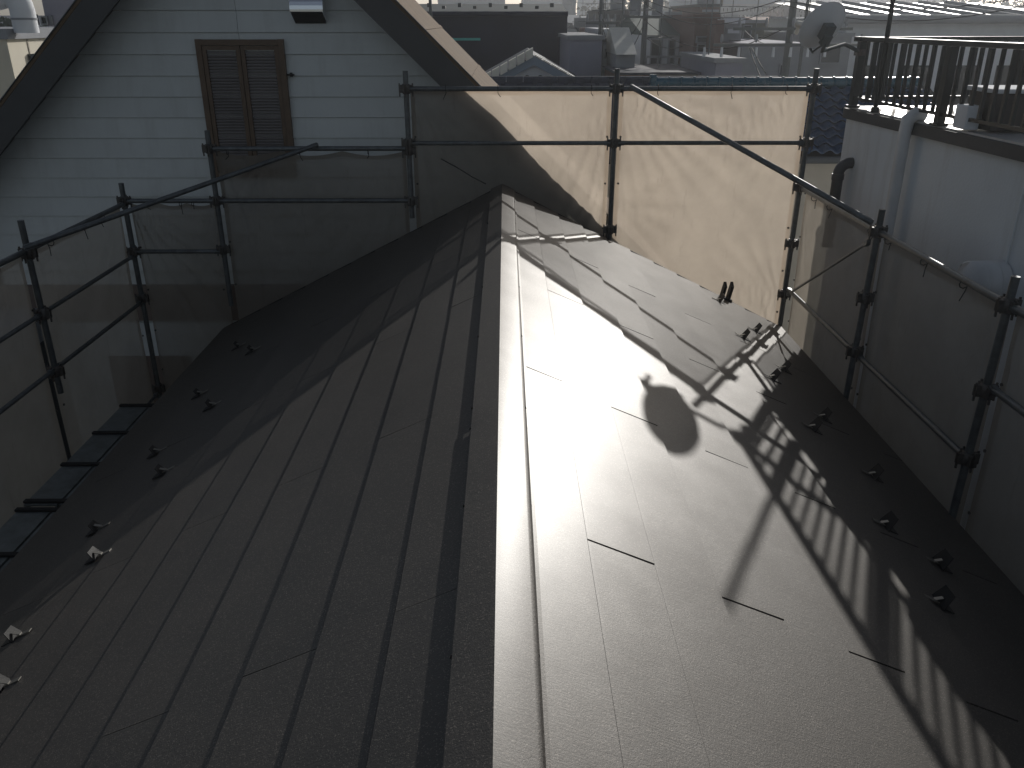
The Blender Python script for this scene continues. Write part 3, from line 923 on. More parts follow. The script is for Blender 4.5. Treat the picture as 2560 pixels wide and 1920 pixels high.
# ================================================================ blue tiled house
YE, YG = 12.4, 14.4
ze = atY(2060, 388, YE).z; zg = atY(1900, 214, YG).z
xt0, xt1 = atY(1640, 205, YG).x, 6.9
bt = thing('tiled_house', 'beige house with glossy blue tiled roof behind the right corner post', 'house', (2.5, YE, GZ))
def BT(name, mb, m, par=None):
    o = mb.build(name, m, par or bt)
    if par is None: o.location = (-2.5, -YE, -GZ)
    return o
mb = MB(); mb.prism([(xt0 + .1, YE + .35, GZ), (xt0 + .1, YE + .35, ze - .02), (xt0 + .1, YG, zg - .12), (xt0 + .1, YG + 1.5, ze), (xt0 + .1, YG + 1.5, GZ)], (xt1 - xt0 - .2, 0, 0))
BT('wall', mb, M['beige'])
dv = Vector((0, YG - YE, zg - ze)); LL = dv.length; dv.normalize()
nv = Vector((0, -dv.z, dv.y))
mb = MB(); mb.prism([Vector((xt0, YE, ze)) - nv * .02, Vector((xt0, YE, ze)) - nv * .09, Vector((xt0, YG, zg)) - nv * .09, Vector((xt0, YG, zg)) - nv * .02], (xt1 - xt0, 0, 0))
bts = BT('roof_slope', mb, M['deck'])
TW, TE = .215, .225
mb = MB(); n = 8
def tz(q): return .030 * math.sin(q * 2 * math.pi - .6) + .018
V = []
for e_, lift in ((0, .05), (TE + .03, .0)):
    for i in range(n + 1):
        q = i / n
        V.append(Vector((q * (TW + .006), 0, 0)) + dv * e_ + nv * (tz(q) + lift))
base_n = len(V)
for i in range(n + 1):
    V.append(Vector(V[i]) - nv * .022)
Fc = [(i, i + 1, n + 1 + i + 1, n + 1 + i) for i in range(n)] + [(i + 1, i, base_n + i, base_n + i + 1) for i in range(n)]
mb.poly(V, Fc, True)
tile_me = None
nr = int(LL / TE)
for r_ in range(nr):
    for c_ in range(int((xt1 - xt0) / TW)):
        q = Vector((xt0 + c_ * TW, YE, ze)) + dv * (r_ * TE)
        if tile_me is None:
            o = mb.build('roof_tile', M['bluetile'], bts); tile_me = o.data
        else: o = link_copy(tile_me, 'roof_tile', bts)
        o.location = q
for r_ in range(int((xt1 - xt0) / .205)):
    x = xt0 + r_ * .205
    mb = MB(); mb.tube([(x + .004, YG, zg + .045), (x + .201, YG, zg + .045)], .085, 14)
    mb.tube([(x - .012, YG, zg + .045), (x + .014, YG, zg + .045)], .10, 14)
    BT('ridge_tile', mb, M['bluetile2'])
mb = MB(); mb.obox((xt0 - .05, YG, zg + .05), (.045, 0, 0), (0, .09, 0), (0, 0, .10)); mb.obox((xt0 - .05, YG, zg + .155), (.055, 0, 0), (0, .05, 0), (0, 0, .018))
bevel(BT('ridge_end_tile', mb, M['bluetile2']), .015, 3)
mb = MB(); mb.tube([(xt0, YE - .06, ze - .06), (xt1, YE - .06, ze - .06)], .05, 10); BT('gutter', mb, M['dgrey'])

# ================================================================ dark tiled roof left of it
YD = 15.4
zd = atY(1500, 190, YD).z
xd0, xd1 = atY(1180, 190, YD).x, atY(1960, 190, YD).x
dt = thing('dark_tiled_house', 'low house showing only its long dark grey ridge and tiles above the top rail', 'house', (1, YD, GZ))
mb = MB(); mb.prism([(xd0 - 1, -2.2, zd - 1.15), (xd0 - 1, 0, zd - .1), (xd0 - 1, 2.2, zd - 1.15)], (xd1 - xd0, 0, 0)); o = mb.build('roof_slope', M['darktile'], dt); o.location = (0, 0, -GZ)
mb = MB(); mb.box((xd0 - .8, -1.9, GZ), (xd1 - 1.2, 1.9, zd - 1.16)); o = mb.build('wall', M['beige'], dt); o.location = (0, 0, -GZ)
x = xd0
while x < xd1 - .3:
    mb = MB(); mb.tube([(x - 1 + .004, 0, zd - .06), (x - 1 + .29, 0, zd - .06)], .06, 8); mb.box((x - 1 + .004, -.07, zd - .2), (x - 1 + .29, .07, zd - .07))
    o = mb.build('ridge_tile', M['darktile'], dt); o.location = (0, 0, -GZ)
    x += .294
rows = MB()
for r_ in range(7):
    yy = -.1 - r_ * .3; zz = zd - .1 - (-yy) * (1.05 / 2.2)
    xx = xd0 - 1
    while xx < xd1 - 1.1:
        rows.obox((xx + .13, yy - .15, zz - .055), (.10, 0, 0), (0, .15, .0716), (0, -.01, .022)); xx += .27
o = rows.build('roof_tiles', M['darktile'], dt); o['kind'] = 'stuff'; o.location = (0, 0, -GZ)

# ================================================================ small white gable with pale verge tiles
YS = 17.5
sa, s0, s1 = atY(1335, 139, YS), atY(1238, 193, YS), atY(1432, 193, YS)
sg = thing('small_gable_house', 'small white gable with pale stepped verge tiles and two round vents, before the navy roof', 'house', (sa.x, YS, GZ))
def SG(name, mb, m): o = mb.build(name, m, sg); o.location = (-sa.x, -YS, -GZ); return o
slp = (sa.z - s0.z) / (sa.x - s0.x)
hw_ = 2.2
mb = MB(); mb.prism([(sa.x - hw_ * .85, YS + .12, GZ), (sa.x + hw_ * .85, YS + .12, GZ), (sa.x + hw_ * .85, YS + .12, sa.z - hw_ * .85 * slp - .1), (sa.x, YS + .12, sa.z - .1), (sa.x - hw_ * .85, YS + .12, sa.z - hw_ * .85 * slp - .1)], (0, 5, 0)); SG('wall', mb, M['white'])
for s in (-1, 1):
    mb = MB(); pr = [(sa.x, YS, sa.z), (sa.x + s * hw_, YS, sa.z - slp * hw_), (sa.x + s * hw_, YS, sa.z - slp * hw_ - .14), (sa.x, YS, sa.z - .14)]
    if s < 0: pr.reverse()
    mb.prism(pr, (0, 5.2, 0)); SG('roof_slope', mb, M['darktile'])
    mb = MB(); pr = [(sa.x, YS - .03, sa.z - .01), (sa.x + s * hw_, YS - .03, sa.z - slp * hw_ - .01), (sa.x + s * hw_, YS - .03, sa.z - slp * hw_ - .17), (sa.x, YS - .03, sa.z - .17)]
    if s < 0: pr.reverse()
    mb.prism(pr, (0, .028, 0)); SG('rake_board', mb, M['bluegrey'])
    for q in range(13):
        t_ = .02 + q * .165; cx = sa.x + s * (t_ + .07); cz = sa.z - slp * (t_ + .07) + (.07 if s < 0 else .02)
        mb = MB(); mb.obox((cx, YS + .1, cz), (.068, 0, -s * .068 * slp), (0, .14 + (.05 if s < 0 else 0), .0), (0, 0, .085 if s < 0 else .012)); SG('verge_tile', mb, M['paletile'])
    mb = MB(); mb.tube([(sa.x + s * .13, YS + .08, sa.z - .42), (sa.x + s * .13, YS + .13, sa.z - .42)], .06, 12); SG('gable_vent', mb, M['dgrey'])

# ================================================================ generic city building
def building(label, u0, u1, vt, Y, depth, wall, roof=None, wins=(), par=.25, name='building', cat='building', gable=0, rot=0, balcony=None, extra=None):
    a, b = atY(u0, vt, Y), atY(u1, vt, Y)
    t = thing(name, label, cat, ((a.x + b.x) / 2, Y, GZ))
    w = (b.x - a.x); H = a.z - GZ
    if rot: t.rotation_euler.z = rot
    mb = MB(); mb.box((-w / 2, 0, 0), (w / 2, depth, H)); mb.build('wall', M[wall], t)
    if roof:
        if gable:
            mb = MB(); e = w * .04
            mb.prism([(-w / 2 - e, -.15, H + .002), (w / 2 + e, -.15, H + .002), (w / 2 + e, depth / 2, H + gable), (-w / 2 - e, depth / 2, H + gable)][:0] or [(-w / 2 - e, -.2, H + .002), (-w / 2 - e, depth / 2, H + gable), (-w / 2 - e, depth + .2, H + .002)], (w + 2 * e, 0, 0)); mb.build('roof', M[roof], t)
        else:
            mb = MB(); mb.box((-w / 2 - .06, -.06, H + .002), (w / 2 + .06, depth + .06, H + par)); mb.build('roof_parapet', M[roof], t)
    # windows given in picture pixels on the front wall
    for (wu0, wv0, wu1, wv1, m_) in wins:
        p, q = atY(wu0, wv0, Y), atY(wu1, wv1, Y)
        cx = (a.x + b.x) / 2
        mb = MB(); fr = max(.03, (q.x - p.x) * .07)
        X0, X1, Z0, Z1 = p.x - cx, q.x - cx, q.z - GZ, p.z - GZ
        for bb in (((X0, Z0), (X0 + fr, Z1)), ((X1 - fr, Z0), (X1, Z1)), ((X0 + fr, Z1 - fr), (X1 - fr, Z1)), ((X0 + fr, Z0), (X1 - fr, Z0 + fr))):
            mb.box((bb[0][0], -.07, bb[0][1]), (bb[1][0], -.003, bb[1][1]))
        f_ = mb.build('window', M['grey'], t)
        mb = MB(); mb.box((X0 + fr, -.03, Z0 + fr), (X1 - fr, -.004, Z1 - fr)); mb.build('pane', M[m_], f_)
    if balcony:
        bu0, bu1, bv0, bv1 = balcony
        p, q = atY(bu0, bv0, Y - .8), atY(bu1, bv1, Y - .8); cx = (a.x + b.x) / 2
        mb = MB(); mb.box((p.x - cx, -.8, q.z - GZ - .12), (q.x - cx, -.004, q.z - GZ))
        n = max(4, int((q.x - p.x) / .3))
        for i in range(n + 1):
            x = p.x - cx + (q.x - p.x) * i / n; mb.box((x - .02, -.8, q.z - GZ), (x + .02, -.76, p.z - GZ))
        mb.box((p.x - cx, -.81, p.z - GZ + .001), (q.x - cx, -.75, p.z - GZ + .06)); mb.build('balcony', M['grey'], t)
    return t
def grid(u0, u1, v0, v1, nu, nv, m='glass', fu=.55, fv=.5):
    out = []
    for i in range(nu):
        for j in range(nv):
            du, dv_ = (u1 - u0) / nu, (v1 - v0) / nv
            out.append((u0 + du * (i + .5 - fu / 2), v0 + dv_ * (j + .5 - fv / 2), u0 + du * (i + .5 + fu / 2), v0 + dv_ * (j + .5 + fv / 2), m))
    return out
def antenna(t, x, y, z, h=2.0, s=1.0, yaw=0.4):
    mb = MB(); mb.tube([(x, y, z), (x, y, z + h)], .022 * s, 6)
    d = Vector((math.cos(yaw), math.sin(yaw), 0)); w = Vector((-d.y, d.x, 0))
    for zz, n, L in ((h - .1, 8, .55), (h - .55, 5, .8)):
        c = Vector((x, y, z + zz)); mb.tube([c - d * L, c + d * L], .014 * s, 5)
        for i in range(n):
            q = c + d * (L * (2 * i / (n - 1) - 1)); mb.tube([q - w * .32, q + w * .32], .009 * s, 4)
    mb.build('antenna', M['pole'], t)
def roof_box(t, x, y, z):
    mb = MB(); mb.box((x - .35, y - .15, z), (x + .35, y + .15, z + .5)); mb.build('roof_unit', M['grey'], t)
    mb = MB(); mb.tube([(x + .6, y, z), (x + .6, y, z + .35), (x + .75, y - .1, z + .45)], .05, 8); mb.build('vent_pipe', M['zinc'], t)
def roof_clutter(t, seed):
    w_ = [c for c in t.children if c.name.startswith('wall')][0]
    xs = [v.co.x for v in w_.data.vertices]; zs = max(v.co.z for v in w_.data.vertices); ys = [v.co.y for v in w_.data.vertices]
    rr = random.Random(seed)
    if t.location.y > 33 and rr.random() < .7: roof_box(t, rr.uniform(min(xs), max(xs)) * .6, min(ys) + 1.0, zs + .1)
    if rr.random() < .6: antenna(t, rr.uniform(min(xs), max(xs)) * .7, (min(ys) + max(ys)) / 2, zs - .1, rr.uniform(1.0, 2.0), .7, rr.uniform(0, 3))
    if rr.random() < .6:
        x = rr.uniform(min(xs), max(xs)) * .6; mb = MB(); mb.box((x - .4, min(ys) - .35, zs - 1.5), (x + .4, min(ys) - .004, zs - .95)); mb.build('air_conditioner', M['grey'], t)
# big navy building
YN = 27
na, nb_ = atY(1075, 33, YN), atY(1419, 33, YN)
nt_ = thing('navy_building', 'large navy clad building with pale roof band beyond the brown gable roof', 'building', (na.x, YN, GZ))
Wn = nb_.x - na.x + 4
mb = MB(); mb.box((-4, 0, 0), (Wn - 4, 9, na.z - GZ)); mb.build('wall', M['navy'], nt_)
hN = na.z - GZ
tt = atY(1400, 9, YN + 2.5).z - GZ
mb = MB(); mb.prism([(-4.1, -.15, hN + .002), (-4.1, 3.0, tt), (-4.1, 9, tt), (-4.1, 9, hN + .002)], (Wn + .1, 0, 0)); mb.build('roof', M['navytop'], nt_)
mb = MB(); mb.tube([(-4.1, -.2, hN - .02), (Wn - 4, -.2, hN - .02)], .07, 8); mb.build('gutter', M['navy'], nt_)
for i in range(22):
    x = -3.8 + i * .46
    if x < Wn - 4.2:
        mb = MB(); mb.box((x, .2 if i % 2 else .5, hN + .12 + (.0 if i % 2 else .05)), (x + .10, .55 if i % 2 else .8, hN + .20 + (0 if i % 2 else .08))); mb.build('snow_guard', M['dgrey'], nt_)
for i in range(1, 9):
    x = -4 + i * (Wn / 9); mb = MB(); mb.box((x - .012, -.02, 3), (x + .012, -.002, hN - .05)); mb.build('cladding_seam', M['navy'], nt_)
p = atY(1150, 95, YN); q = atY(1201, 101, YN)
mb = MB(); mb.box((p.x - na.x - 1, -.06, q.z - GZ), (q.x - na.x, -.022, p.z - GZ)); mb.build('teal_strip', M['teal'], nt_)
# steep side of navy building on the right: nothing else seen
building('plain lilac-grey box house right of the navy building', 1424, 1506, 99, 23, 6, 'lilac', 'grey', par=.1)
building('pale house with dark upper window bay behind the thin pole', 1506, 1546, 84, 26, 5, 'white', 'white', ((1508, 118, 1530, 150, 'glass'),), par=.12)
building('dark slate dormer house left of the tall utility pole', 1538, 1592, 89, 30, 5, 'dgrey', 'grey', ((1545, 118, 1562, 131, 'white'), (1568, 120, 1590, 131, 'glass')), par=.1)
building('narrow white house with tall slit window beside the utility pole', 1590, 1606, 90, 32, 4, 'white', 'white', ((1593, 96, 1599, 130, 'glass'),), par=.1)
building('white two storey house with arched dark windows and balcony fence', 1610, 1732, 88, 27, 7, 'white', 'greenroof', ((1627, 97, 1652, 162, 'glass'), (1671, 99, 1684, 160, 'glass')), gable=.55, balcony=(1616, 1730, 145, 163))
building('long low cream flat roof behind the white two storey house', 1612, 1735, 68, 38, 8, 'cream', 'cream', par=.25)
building('maroon house with recessed dark window bay, centre of the town', 1738, 1794, 48, 25, 5, 'maroon', 'maroon', ((1740, 90, 1785, 108, 'dgrey'), (1742, 109, 1762, 138, 'glass'), (1764, 108, 1785, 138, 'white')), par=.12, balcony=(1740, 1795, 141, 165))
building('slim maroon chimney-like block right of the maroon house', 1790, 1812, 50, 24, 3, 'maroon', None)
building('pale house with narrow dark window right of the maroon block', 1812, 1856, 59, 26, 5, 'grey', 'white', ((1825, 98, 1843, 148, 'glass'), (1816, 70, 1850, 86, 'white')), par=.15)
building('small white house with dark door bay behind the thin pole of the lilac house', 1508, 1540, 104, 24, 3, 'white', 'darktile', ((1512, 122, 1524, 146, 'glass'), (1528, 124, 1538, 134, 'glass')), par=.08)
building('low pale annexe with flat roof in front of the maroon block', 1790, 1857, 157, 20, 4, 'lilac', 'grey', par=.1)
building('olive brown shed-like house beyond the mossy rooftops', 1853, 1912, 58, 30, 6, 'olive', 'grey', ((1858, 62, 1876, 98, 'dgrey'),), par=.1)
building('wide grey house wall below the utility pole crossarms', 1855, 2030, 118, 24, 6, 'grey', 'lilac', ((1948, 160, 1962, 190, 'dgrey'),), par=.1)
building('brownish low house behind the right utility pole', 1912, 1990, 60, 40, 7, 'olive', 'redroof', gable=.3)
building('broad beige apartment block with ribbed facade on the skyline', 1742, 1962, 10, 85, 14, 'grey', 'bluegrey', grid(1745, 1960, 16, 50, 22, 2, 'glass', .35, .6), par=.9)
building('tiny tiled house at the foot of the thin pole', 1540, 1588, 136, 22, 3, 'grey', 'paletile', gable=.6)
building('low red-brown shed between the poles', 1548, 1622, 187, 20, 3, 'redroof', 'darktile', par=.05)
building('mossy low roofs below the white two storey house', 1620, 1745, 186, 21, 4, 'olive', 'darktile', par=.05)
building('pale lower flat block behind the satellite dish', 2030, 2130, 92, 26, 6, 'grey', 'grey', ((2052, 110, 2098, 160, 'dgrey'),), par=.1)
building('tall maroon block with dark stripes rising behind the maroon house', 1751, 1801, 17, 36, 6, 'maroon', 'dgrey', ((1756, 24, 1796, 30, 'dgrey'), (1756, 38, 1796, 43, 'dgrey')), par=.1)
building('dark charcoal box house between the thin pole and the transformer pole', 1503, 1573, 30, 44, 7, 'dgrey', 'dgrey', ((1560, 40, 1568, 60, 'white'), (1510, 48, 1530, 58, 'glass')), par=.1)
building('long pale balcony block right of the dark charcoal box', 1632, 1700, 40, 60, 8, 'grey', 'white', grid(1634, 1698, 44, 64, 6, 2, 'glass', .5, .5), par=.3, balcony=(1634, 1698, 52, 56))
# skyline towers
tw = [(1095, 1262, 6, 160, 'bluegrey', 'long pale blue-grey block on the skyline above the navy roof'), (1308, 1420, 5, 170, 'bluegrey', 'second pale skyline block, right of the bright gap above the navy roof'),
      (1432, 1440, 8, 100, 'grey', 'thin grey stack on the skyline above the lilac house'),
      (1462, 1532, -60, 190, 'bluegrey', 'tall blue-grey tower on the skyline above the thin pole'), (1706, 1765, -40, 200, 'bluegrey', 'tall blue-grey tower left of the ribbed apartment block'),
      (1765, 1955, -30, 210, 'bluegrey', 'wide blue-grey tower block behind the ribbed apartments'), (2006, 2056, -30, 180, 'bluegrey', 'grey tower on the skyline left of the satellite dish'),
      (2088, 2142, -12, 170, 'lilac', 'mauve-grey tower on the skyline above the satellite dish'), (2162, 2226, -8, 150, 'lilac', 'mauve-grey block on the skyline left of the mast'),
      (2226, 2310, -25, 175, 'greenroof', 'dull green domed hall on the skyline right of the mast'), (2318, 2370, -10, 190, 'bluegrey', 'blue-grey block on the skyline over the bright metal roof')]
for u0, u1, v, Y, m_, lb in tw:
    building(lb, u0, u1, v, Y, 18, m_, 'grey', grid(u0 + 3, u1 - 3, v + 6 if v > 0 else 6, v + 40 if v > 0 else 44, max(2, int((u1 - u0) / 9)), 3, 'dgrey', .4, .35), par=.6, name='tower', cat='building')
# filler town: many small houses between, in three belts
fill_labels = []
kinds = [('white', 'white'), ('grey', 'grey'), ('cream', 'cream'), ('maroon', 'brown'), ('lilac', 'mauve'), ('olive', 'olive'), ('dgrey', 'charcoal')]
roofs = [('darktile', 'slate roof'), ('greenroof', 'green roof'), ('redroof', 'rust roof'), ('grey', 'grey roof'), ('bluetile', 'blue roof'), ('brightroof', 'bright metal roof')]
rnd = random.Random(21)
spots = [(1436, 45, 62), (1452, 62, 50), (1476, 38, 75), (1500, 55, 60), (1560, 42, 66), (1575, 60, 48), (1590, 36, 90), (1618, 40, 80), (1640, 50, 60), (1668, 44, 72), (1690, 56, 50), (1712, 50, 66), (1728, 62, 45), (1812, 52, 60), (1835, 56, 48), (1600, 60, 45), (1655, 62, 46), (1530, 70, 42), (1490, 76, 38), (1925, 64, 55), (1975, 70, 48), (2005, 62, 60)]
near = ['left of the thin pole', 'beside the thin pole', 'between the poles', 'by the tall utility pole', 'above the white two storey house', 'near the maroon house', 'by the right utility pole']
used = set()
for (u, v, Y) in spots:
    v += 12
    kd = rnd.choice(kinds); rf_ = rnd.choice(roofs)
    wpx = rnd.uniform(18, 38)
    pos = near[0] if u < 1485 else near[1] if u < 1540 else near[2] if u < 1595 else near[3] if u < 1640 else near[4] if u < 1735 else near[5] if u < 1860 else near[6]
    key = (kd[0], rf_[0], pos)
    while key in used:
        kd = rnd.choice(kinds); rf_ = rnd.choice(roofs); key = (kd[0], rf_[0], pos)
    used.add(key)
    wn_ = [(u + wpx * (-.42 + q * .3), v + 4 + 11 * k, u + wpx * (-.22 + q * .3), v + 11 + 11 * k, rnd.choice(('glass', 'glass', 'white'))) for q in range(3) for k in range(2)]
    building('distant %s house with %s %s' % (kd[1], rf_[1], pos), u - wpx / 2, u + wpx / 2, v, Y, rnd.uniform(5, 9), kd[0], rf_[0], wn_, gable=rnd.choice((0, .3, .5)), name='distant_house', cat='house')
# belt of roofs farther away, below the horizon, one thing each
n_far = 0
cols_ = ['farthest left', 'left', 'centre left', 'centre', 'centre right', 'right']
farm = MB()
for i in range(260):
    Y = rnd.uniform(70, 330); x = rnd.uniform(-.7, .75) * Y
    w, d_, h = rnd.uniform(6, 14), rnd.uniform(6, 12), rnd.uniform(5, 8.6)
    farm.box((x, Y, GZ), (x + w, Y + d_, GZ + h))
    farm.prism([(x - .3, Y - .3, GZ + h), (x - .3, Y + d_ / 2, GZ + h + rnd.uniform(.5, 2)), (x - .3, Y + d_ + .3, GZ + h)], (w + .6, 0, 0))
tag(farm.build('distant_town', M['grey']), 'far roofs of the town merging into haze along the horizon', 'houses', kind='stuff')

for i, t in enumerate([o for o in bpy.data.objects if o.type == 'EMPTY' and o.parent is None and (o.name.startswith('distant_house') or (o.name.startswith('building') and o.location.y < 60))]):
    roof_clutter(t, i)
# long white hall with bright ribbed roof at right
YL = 27
l0, l1 = atY(2118, 46, YL), atY(2700, 46, YL)
lh = thing('white_hall', 'long white hall with sun-bright ribbed metal roof at the upper right', 'building', (l0.x, YL, GZ))
Wl = l1.x - l0.x; hL = l0.z - GZ
mb = MB(); mb.box((0, 0, 0), (Wl, 8, hL)); mb.build('wall', M['white'], lh)
mb = MB(); mb.prism([(-.3, -.35, hL + .002), (-.3, 6.5, hL + .53), (-.3, 8.3, hL + .1)], (Wl + .6, 0, 0)); mb.build('roof', M['brightroof'], lh)
mb = MB(); mb.tube([(-.3, -.42, hL - .02), (Wl + .3, -.42, hL - .02)], .12, 8); mb.build('gutter', M['grey'], lh)
for i in range(int(Wl / .93)):
    mb = MB(); x = .3 + i * .93; mb.obox((x, 3.07, hL + .31), (.028, 0, 0), (0, 3.4, .263), (0, -.005, .05)); mb.build('roof_rib', M['grey'], lh)
for i in range(4):
    p = atY(2150 + i * 120, 80, YL); mb = MB(); mb.box((p.x - l0.x, -.05, hL - 2.6), (p.x - l0.x + .9, -.004, hL - 1.3)); mb.build('window', M['glass'], lh)

# ---------------------------------------------------------------- upper left neighbours
XCW = -8.2
c0v = atX(10, 72, XCW)
cw = thing('cream_house', 'cream flat-roofed house with grey coping at the upper left corner', 'house', (XCW, c0v.y, GZ))
hC = c0v.z - GZ
mb = MB(); mb.box((-5, 0, 0), (0, 5, hC - .16)); mb.build('wall', M['cream'], cw)
mb = MB(); mb.box((-5.05, -.05, hC - .158), (.06, 5.05, hC)); mb.build('coping', M['grey'], cw)
q = atX(68, 135, XCW); mb = MB(); mb.box((.002, q.y - c0v.y, q.z - GZ - .9), (.05, q.y - c0v.y + .8, q.z - GZ)); mb.build('window', M['glass'], cw)
for y_ in (.62, 1.9, 3.2):
    mb = MB(); mb.box((.002, y_, 0), (.012, y_ + .03, hC - .17)); mb.build('wall_joint', M['beige'], cw)
dp0 = atY(64, 66, 15.2)
vt = thing('vent_cowl', 'white curved vent cowl rising from the cream roof in the upper left corner', 'vent', (dp0.x, 15.2, dp0.z))
mb = MB()
pp = [(0, 0, -.1), (0, 0, .25)] + [(.0 - .22 * (1 - math.cos(a)), 0, .25 + .22 * math.sin(a) * 1.1) for a in (.3, .6, .9, 1.2, 1.5)] + [(-.40, 0, .46)]
mb.tube(pp, [.19, .19, .19, .195, .2, .205, .21, .22], 18); mb.build('duct', M['white'], vt)
mb = MB(); mb.tube([(0, 0, .10), (0, 0, .13)], .2, 18); mb.build('duct_seam', M['grey'], vt)
building('mauve grey house rising behind the cream roof, left of the brown gable', 96, 330, -40, 22, 6, 'lilac', 'grey', ((90, 38, 100, 62, 'glass'), (102, 40, 124, 62, 'glass'), (126, 38, 136, 62, 'dgrey')))
building('plain pale house seen through the left dust sheets', -420, -60, 960, 7.5, 4, 'dgrey', 'grey', name='side_house', cat='house')
for i, (xx, w_) in enumerate(((-5.35, .22), (-5.75, .18))):
    pass

# ---------------------------------------------------------------- utility poles and wires
def upole(label, u, vtop, Y, arms, r=.09):
    b = atY(u, 190, Y); ztop = atY(u, vtop, Y).z
    t = thing('utility_pole', label, 'utility pole', (b.x, Y, GZ))
    mb = MB(); mb.tube([(0, 0, 0), (0, 0, ztop - GZ)], [r * 1.15, r * .8], 12); mb.build('shaft', M['pole'], t)
    for v_, w_ in arms:
        z_ = atY(u, v_, Y).z - GZ
        mb = MB(); mb.box((-w_, -.2, z_ - .03), (w_, -.13, z_ + .03)); ao = mb.build('crossarm', M['pole'], t)
        for i in range(5):
            x = -w_ * .9 + i * w_ * .45
            mb = MB(); mb.tube([(x, -.15, z_ + .05), (x, -.15, z_ + .12), (x, -.15, z_ + .22)], [.02, .035, .02], 8); mb.build('insulator', M['grey'], ao)
    return t
p1 = upole('tall dark utility pole with transformer in the middle of the town', 1605, -40, 25, ((-5, 1.0), (42, .7)))
q = atY(1605, 70, 25)
for s in (-1, 1):
    mb = MB(); z_ = atY(1605, 10, 25).z - GZ; mb.tube([(s * .3, -.1, z_ - .28), (s * .3, -.1, z_ + .28)], .15, 14); mb.build('transformer', M['grey'], p1)
p2 = upole('right utility pole with many insulators, left of the satellite dish', 1962, -40, 20, ((72, 1.3), (112, 1.7)), .095)
for i in range(8):
    z_ = atY(1962, 132, 20).z - GZ
    x = -1.9 + i * .38; mb = MB(); mb.tube([(x, -.2, z_ - .08), (x, -.2, z_ + .12)], [.035, .025], 8); mb.build('hanging_insulator', M['white'], p2)
p3 = upole('thin dark pole standing above the lilac house', 1496, -20, 24, ((58, .4),), .06)
upole('thin steel pole just right of the right utility pole', 1996, -40, 21, (), .045)
upole('slim dark pole above the navy roof beside the brown gable', 1082, -40, 24, (), .05)
def wire(label, a, b, sag, r=.010):
    a, b = Vector(a), Vector(b); P_ = []
    for i in range(17):
        t = i / 16; q = a.lerp(b, t); q.z -= sag * 4 * t * (1 - t); P_.append(q)
    mb = MB(); mb.tube(P_, r, 5)
    tag(mb.build('overhead_wire', M['cord']), label, 'wire', 'overhead wires across the town')
wires = [((1605, -6, 25), (1962, -4, 20), .35), ((1605, 4, 25), (1962, 8, 20), .5), ((1605, 44, 25), (1962, 70, 20), .6), ((1496, 20, 24), (1605, 42, 25), .7), ((1496, 30, 24), (1605, 70, 25), .9), ((1962, 2, 20), (2560, -6, 18), .2), ((1962, 12, 20), (2560, 14, 18), .3), ((1962, 72, 20), (1720, 60, 34), .4), ((1605, 84, 25), (1735, 100, 27), .3), ((1962, 110, 20), (1855, 66, 30), .2), ((1870, 110, 20.2), (1905, 200, 17), .02), ((1880, 120, 20.2), (1925, 200, 17), .02)]
wl_ = ['highest wire between the two utility poles', 'second wire between the two utility poles', 'low wire from the transformer pole to the right pole', 'short wire from the thin pole to the transformer pole', 'slack lower wire left of the transformer pole', 'upper wire running right behind the satellite dish', 'lower wire running right behind the satellite dish', 'wire going left from the right pole past the maroon house', 'wire across the white two storey house front', 'wire up to the olive brown house', 'left stay wire below the crossarm', 'right stay wire below the crossarm']
for (a, b, s), lb in zip(wires, wl_):
    wire(lb, atY(*a), atY(*b), s)
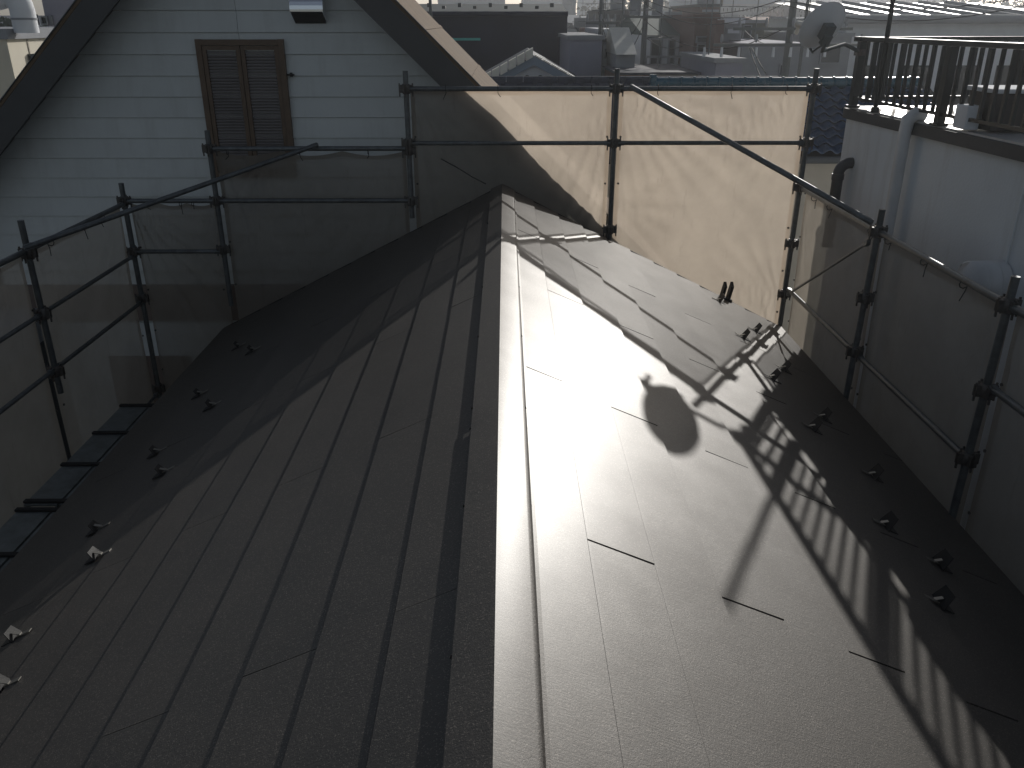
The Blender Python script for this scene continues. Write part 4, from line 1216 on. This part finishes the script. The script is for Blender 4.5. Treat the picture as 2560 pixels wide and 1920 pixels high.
# ---------------------------------------------------------------- distant trees
def tree(label, u, vtop, Y, w, seed):
    b = atY(u, vtop, Y); h = b.z - GZ
    rr = random.Random(seed)
    t = thing('tree', label, 'tree', (b.x, Y, GZ), 'distant trees on the skyline')
    mb = MB(); mb.tube([(0, 0, 0), (.1, 0, h * .5), (0, .1, h * .8)], [.5, .35, .12], 8)
    for i in range(5):
        an = rr.uniform(0, 6.28); mb.tube([(.05, 0, h * (.45 + .05 * i)), (math.cos(an) * w * .3, math.sin(an) * w * .3, h * (.6 + .06 * i))], [.14, .05], 5)
    mb.build('trunk', M['trunk'], t)
    V = []; Fc = []
    blobs = [(rr.uniform(-.4, .4) * w, rr.uniform(-.4, .4) * w, h * rr.uniform(.5, .9), rr.uniform(.2, .38) * w) for _ in range(14)]
    blobs.append((0, 0, h - .25 * w, .25 * w))
    for i in range(2600):
        bx_, by_, bz_, br_ = rr.choice(blobs)
        d = Vector((rr.gauss(0, 1), rr.gauss(0, 1), rr.gauss(0, .8))).normalized() * br_ * rr.uniform(.6, 1.05)
        c = Vector((bx_, by_, bz_)) + d
        a1 = Vector((rr.gauss(0, 1), rr.gauss(0, 1), rr.gauss(0, 1))).normalized() * w * .028
        a2 = a1.orthogonal().normalized() * w * .028
        n_ = len(V); V += [c - a1, c + a2, c + a1, c - a2]; Fc.append((n_, n_ + 1, n_ + 2, n_ + 3))
    mb = MB(); mb.poly(V, Fc); mb.build('crown', M['leaf'], t)
for i, (u, v, Y, w, lb) in enumerate([(1668, 5, 120, 9, 'bushy distant tree on the skyline between two bright gaps'), (1560, 13, 130, 12, 'low distant tree left of the transformer pole'), (1630, 24, 110, 8, 'short distant tree just right of the transformer pole'),
                         (1700, 24, 115, 8, 'distant tree at the foot of the left tall tower'), (2420, 0, 120, 10, 'dark distant tree over the bright metal roof'), (2500, 3, 125, 11, 'distant tree near the upper right corner'), (2545, 10, 118, 8, 'small distant tree at the right edge above the metal roof'), (4, 45, 60, 6, 'small tree at the left edge beside the cream roof')]):
    tree(lb, u, v, Y, w, 100 + i)

# ---------------------------------------------------------------- haze
hz = MB(); hz.box((-500, -500, GZ - 1), (500, 500, 34))
hm_ = bpy.data.materials.new('air_haze'); hm_.use_nodes = True
hn = hm_.node_tree; hn.nodes.clear()
ho = hn.nodes.new('ShaderNodeOutputMaterial'); hv = hn.nodes.new('ShaderNodeVolumePrincipled')
hv.inputs['Color'].default_value = (.93, .96, 1, 1); hv.inputs['Density'].default_value = .0012; hv.inputs['Anisotropy'].default_value = .72
hn.links.new(hv.outputs[0], ho.inputs['Volume'])
tag(hz.build('haze', hm_), kind='stuff')
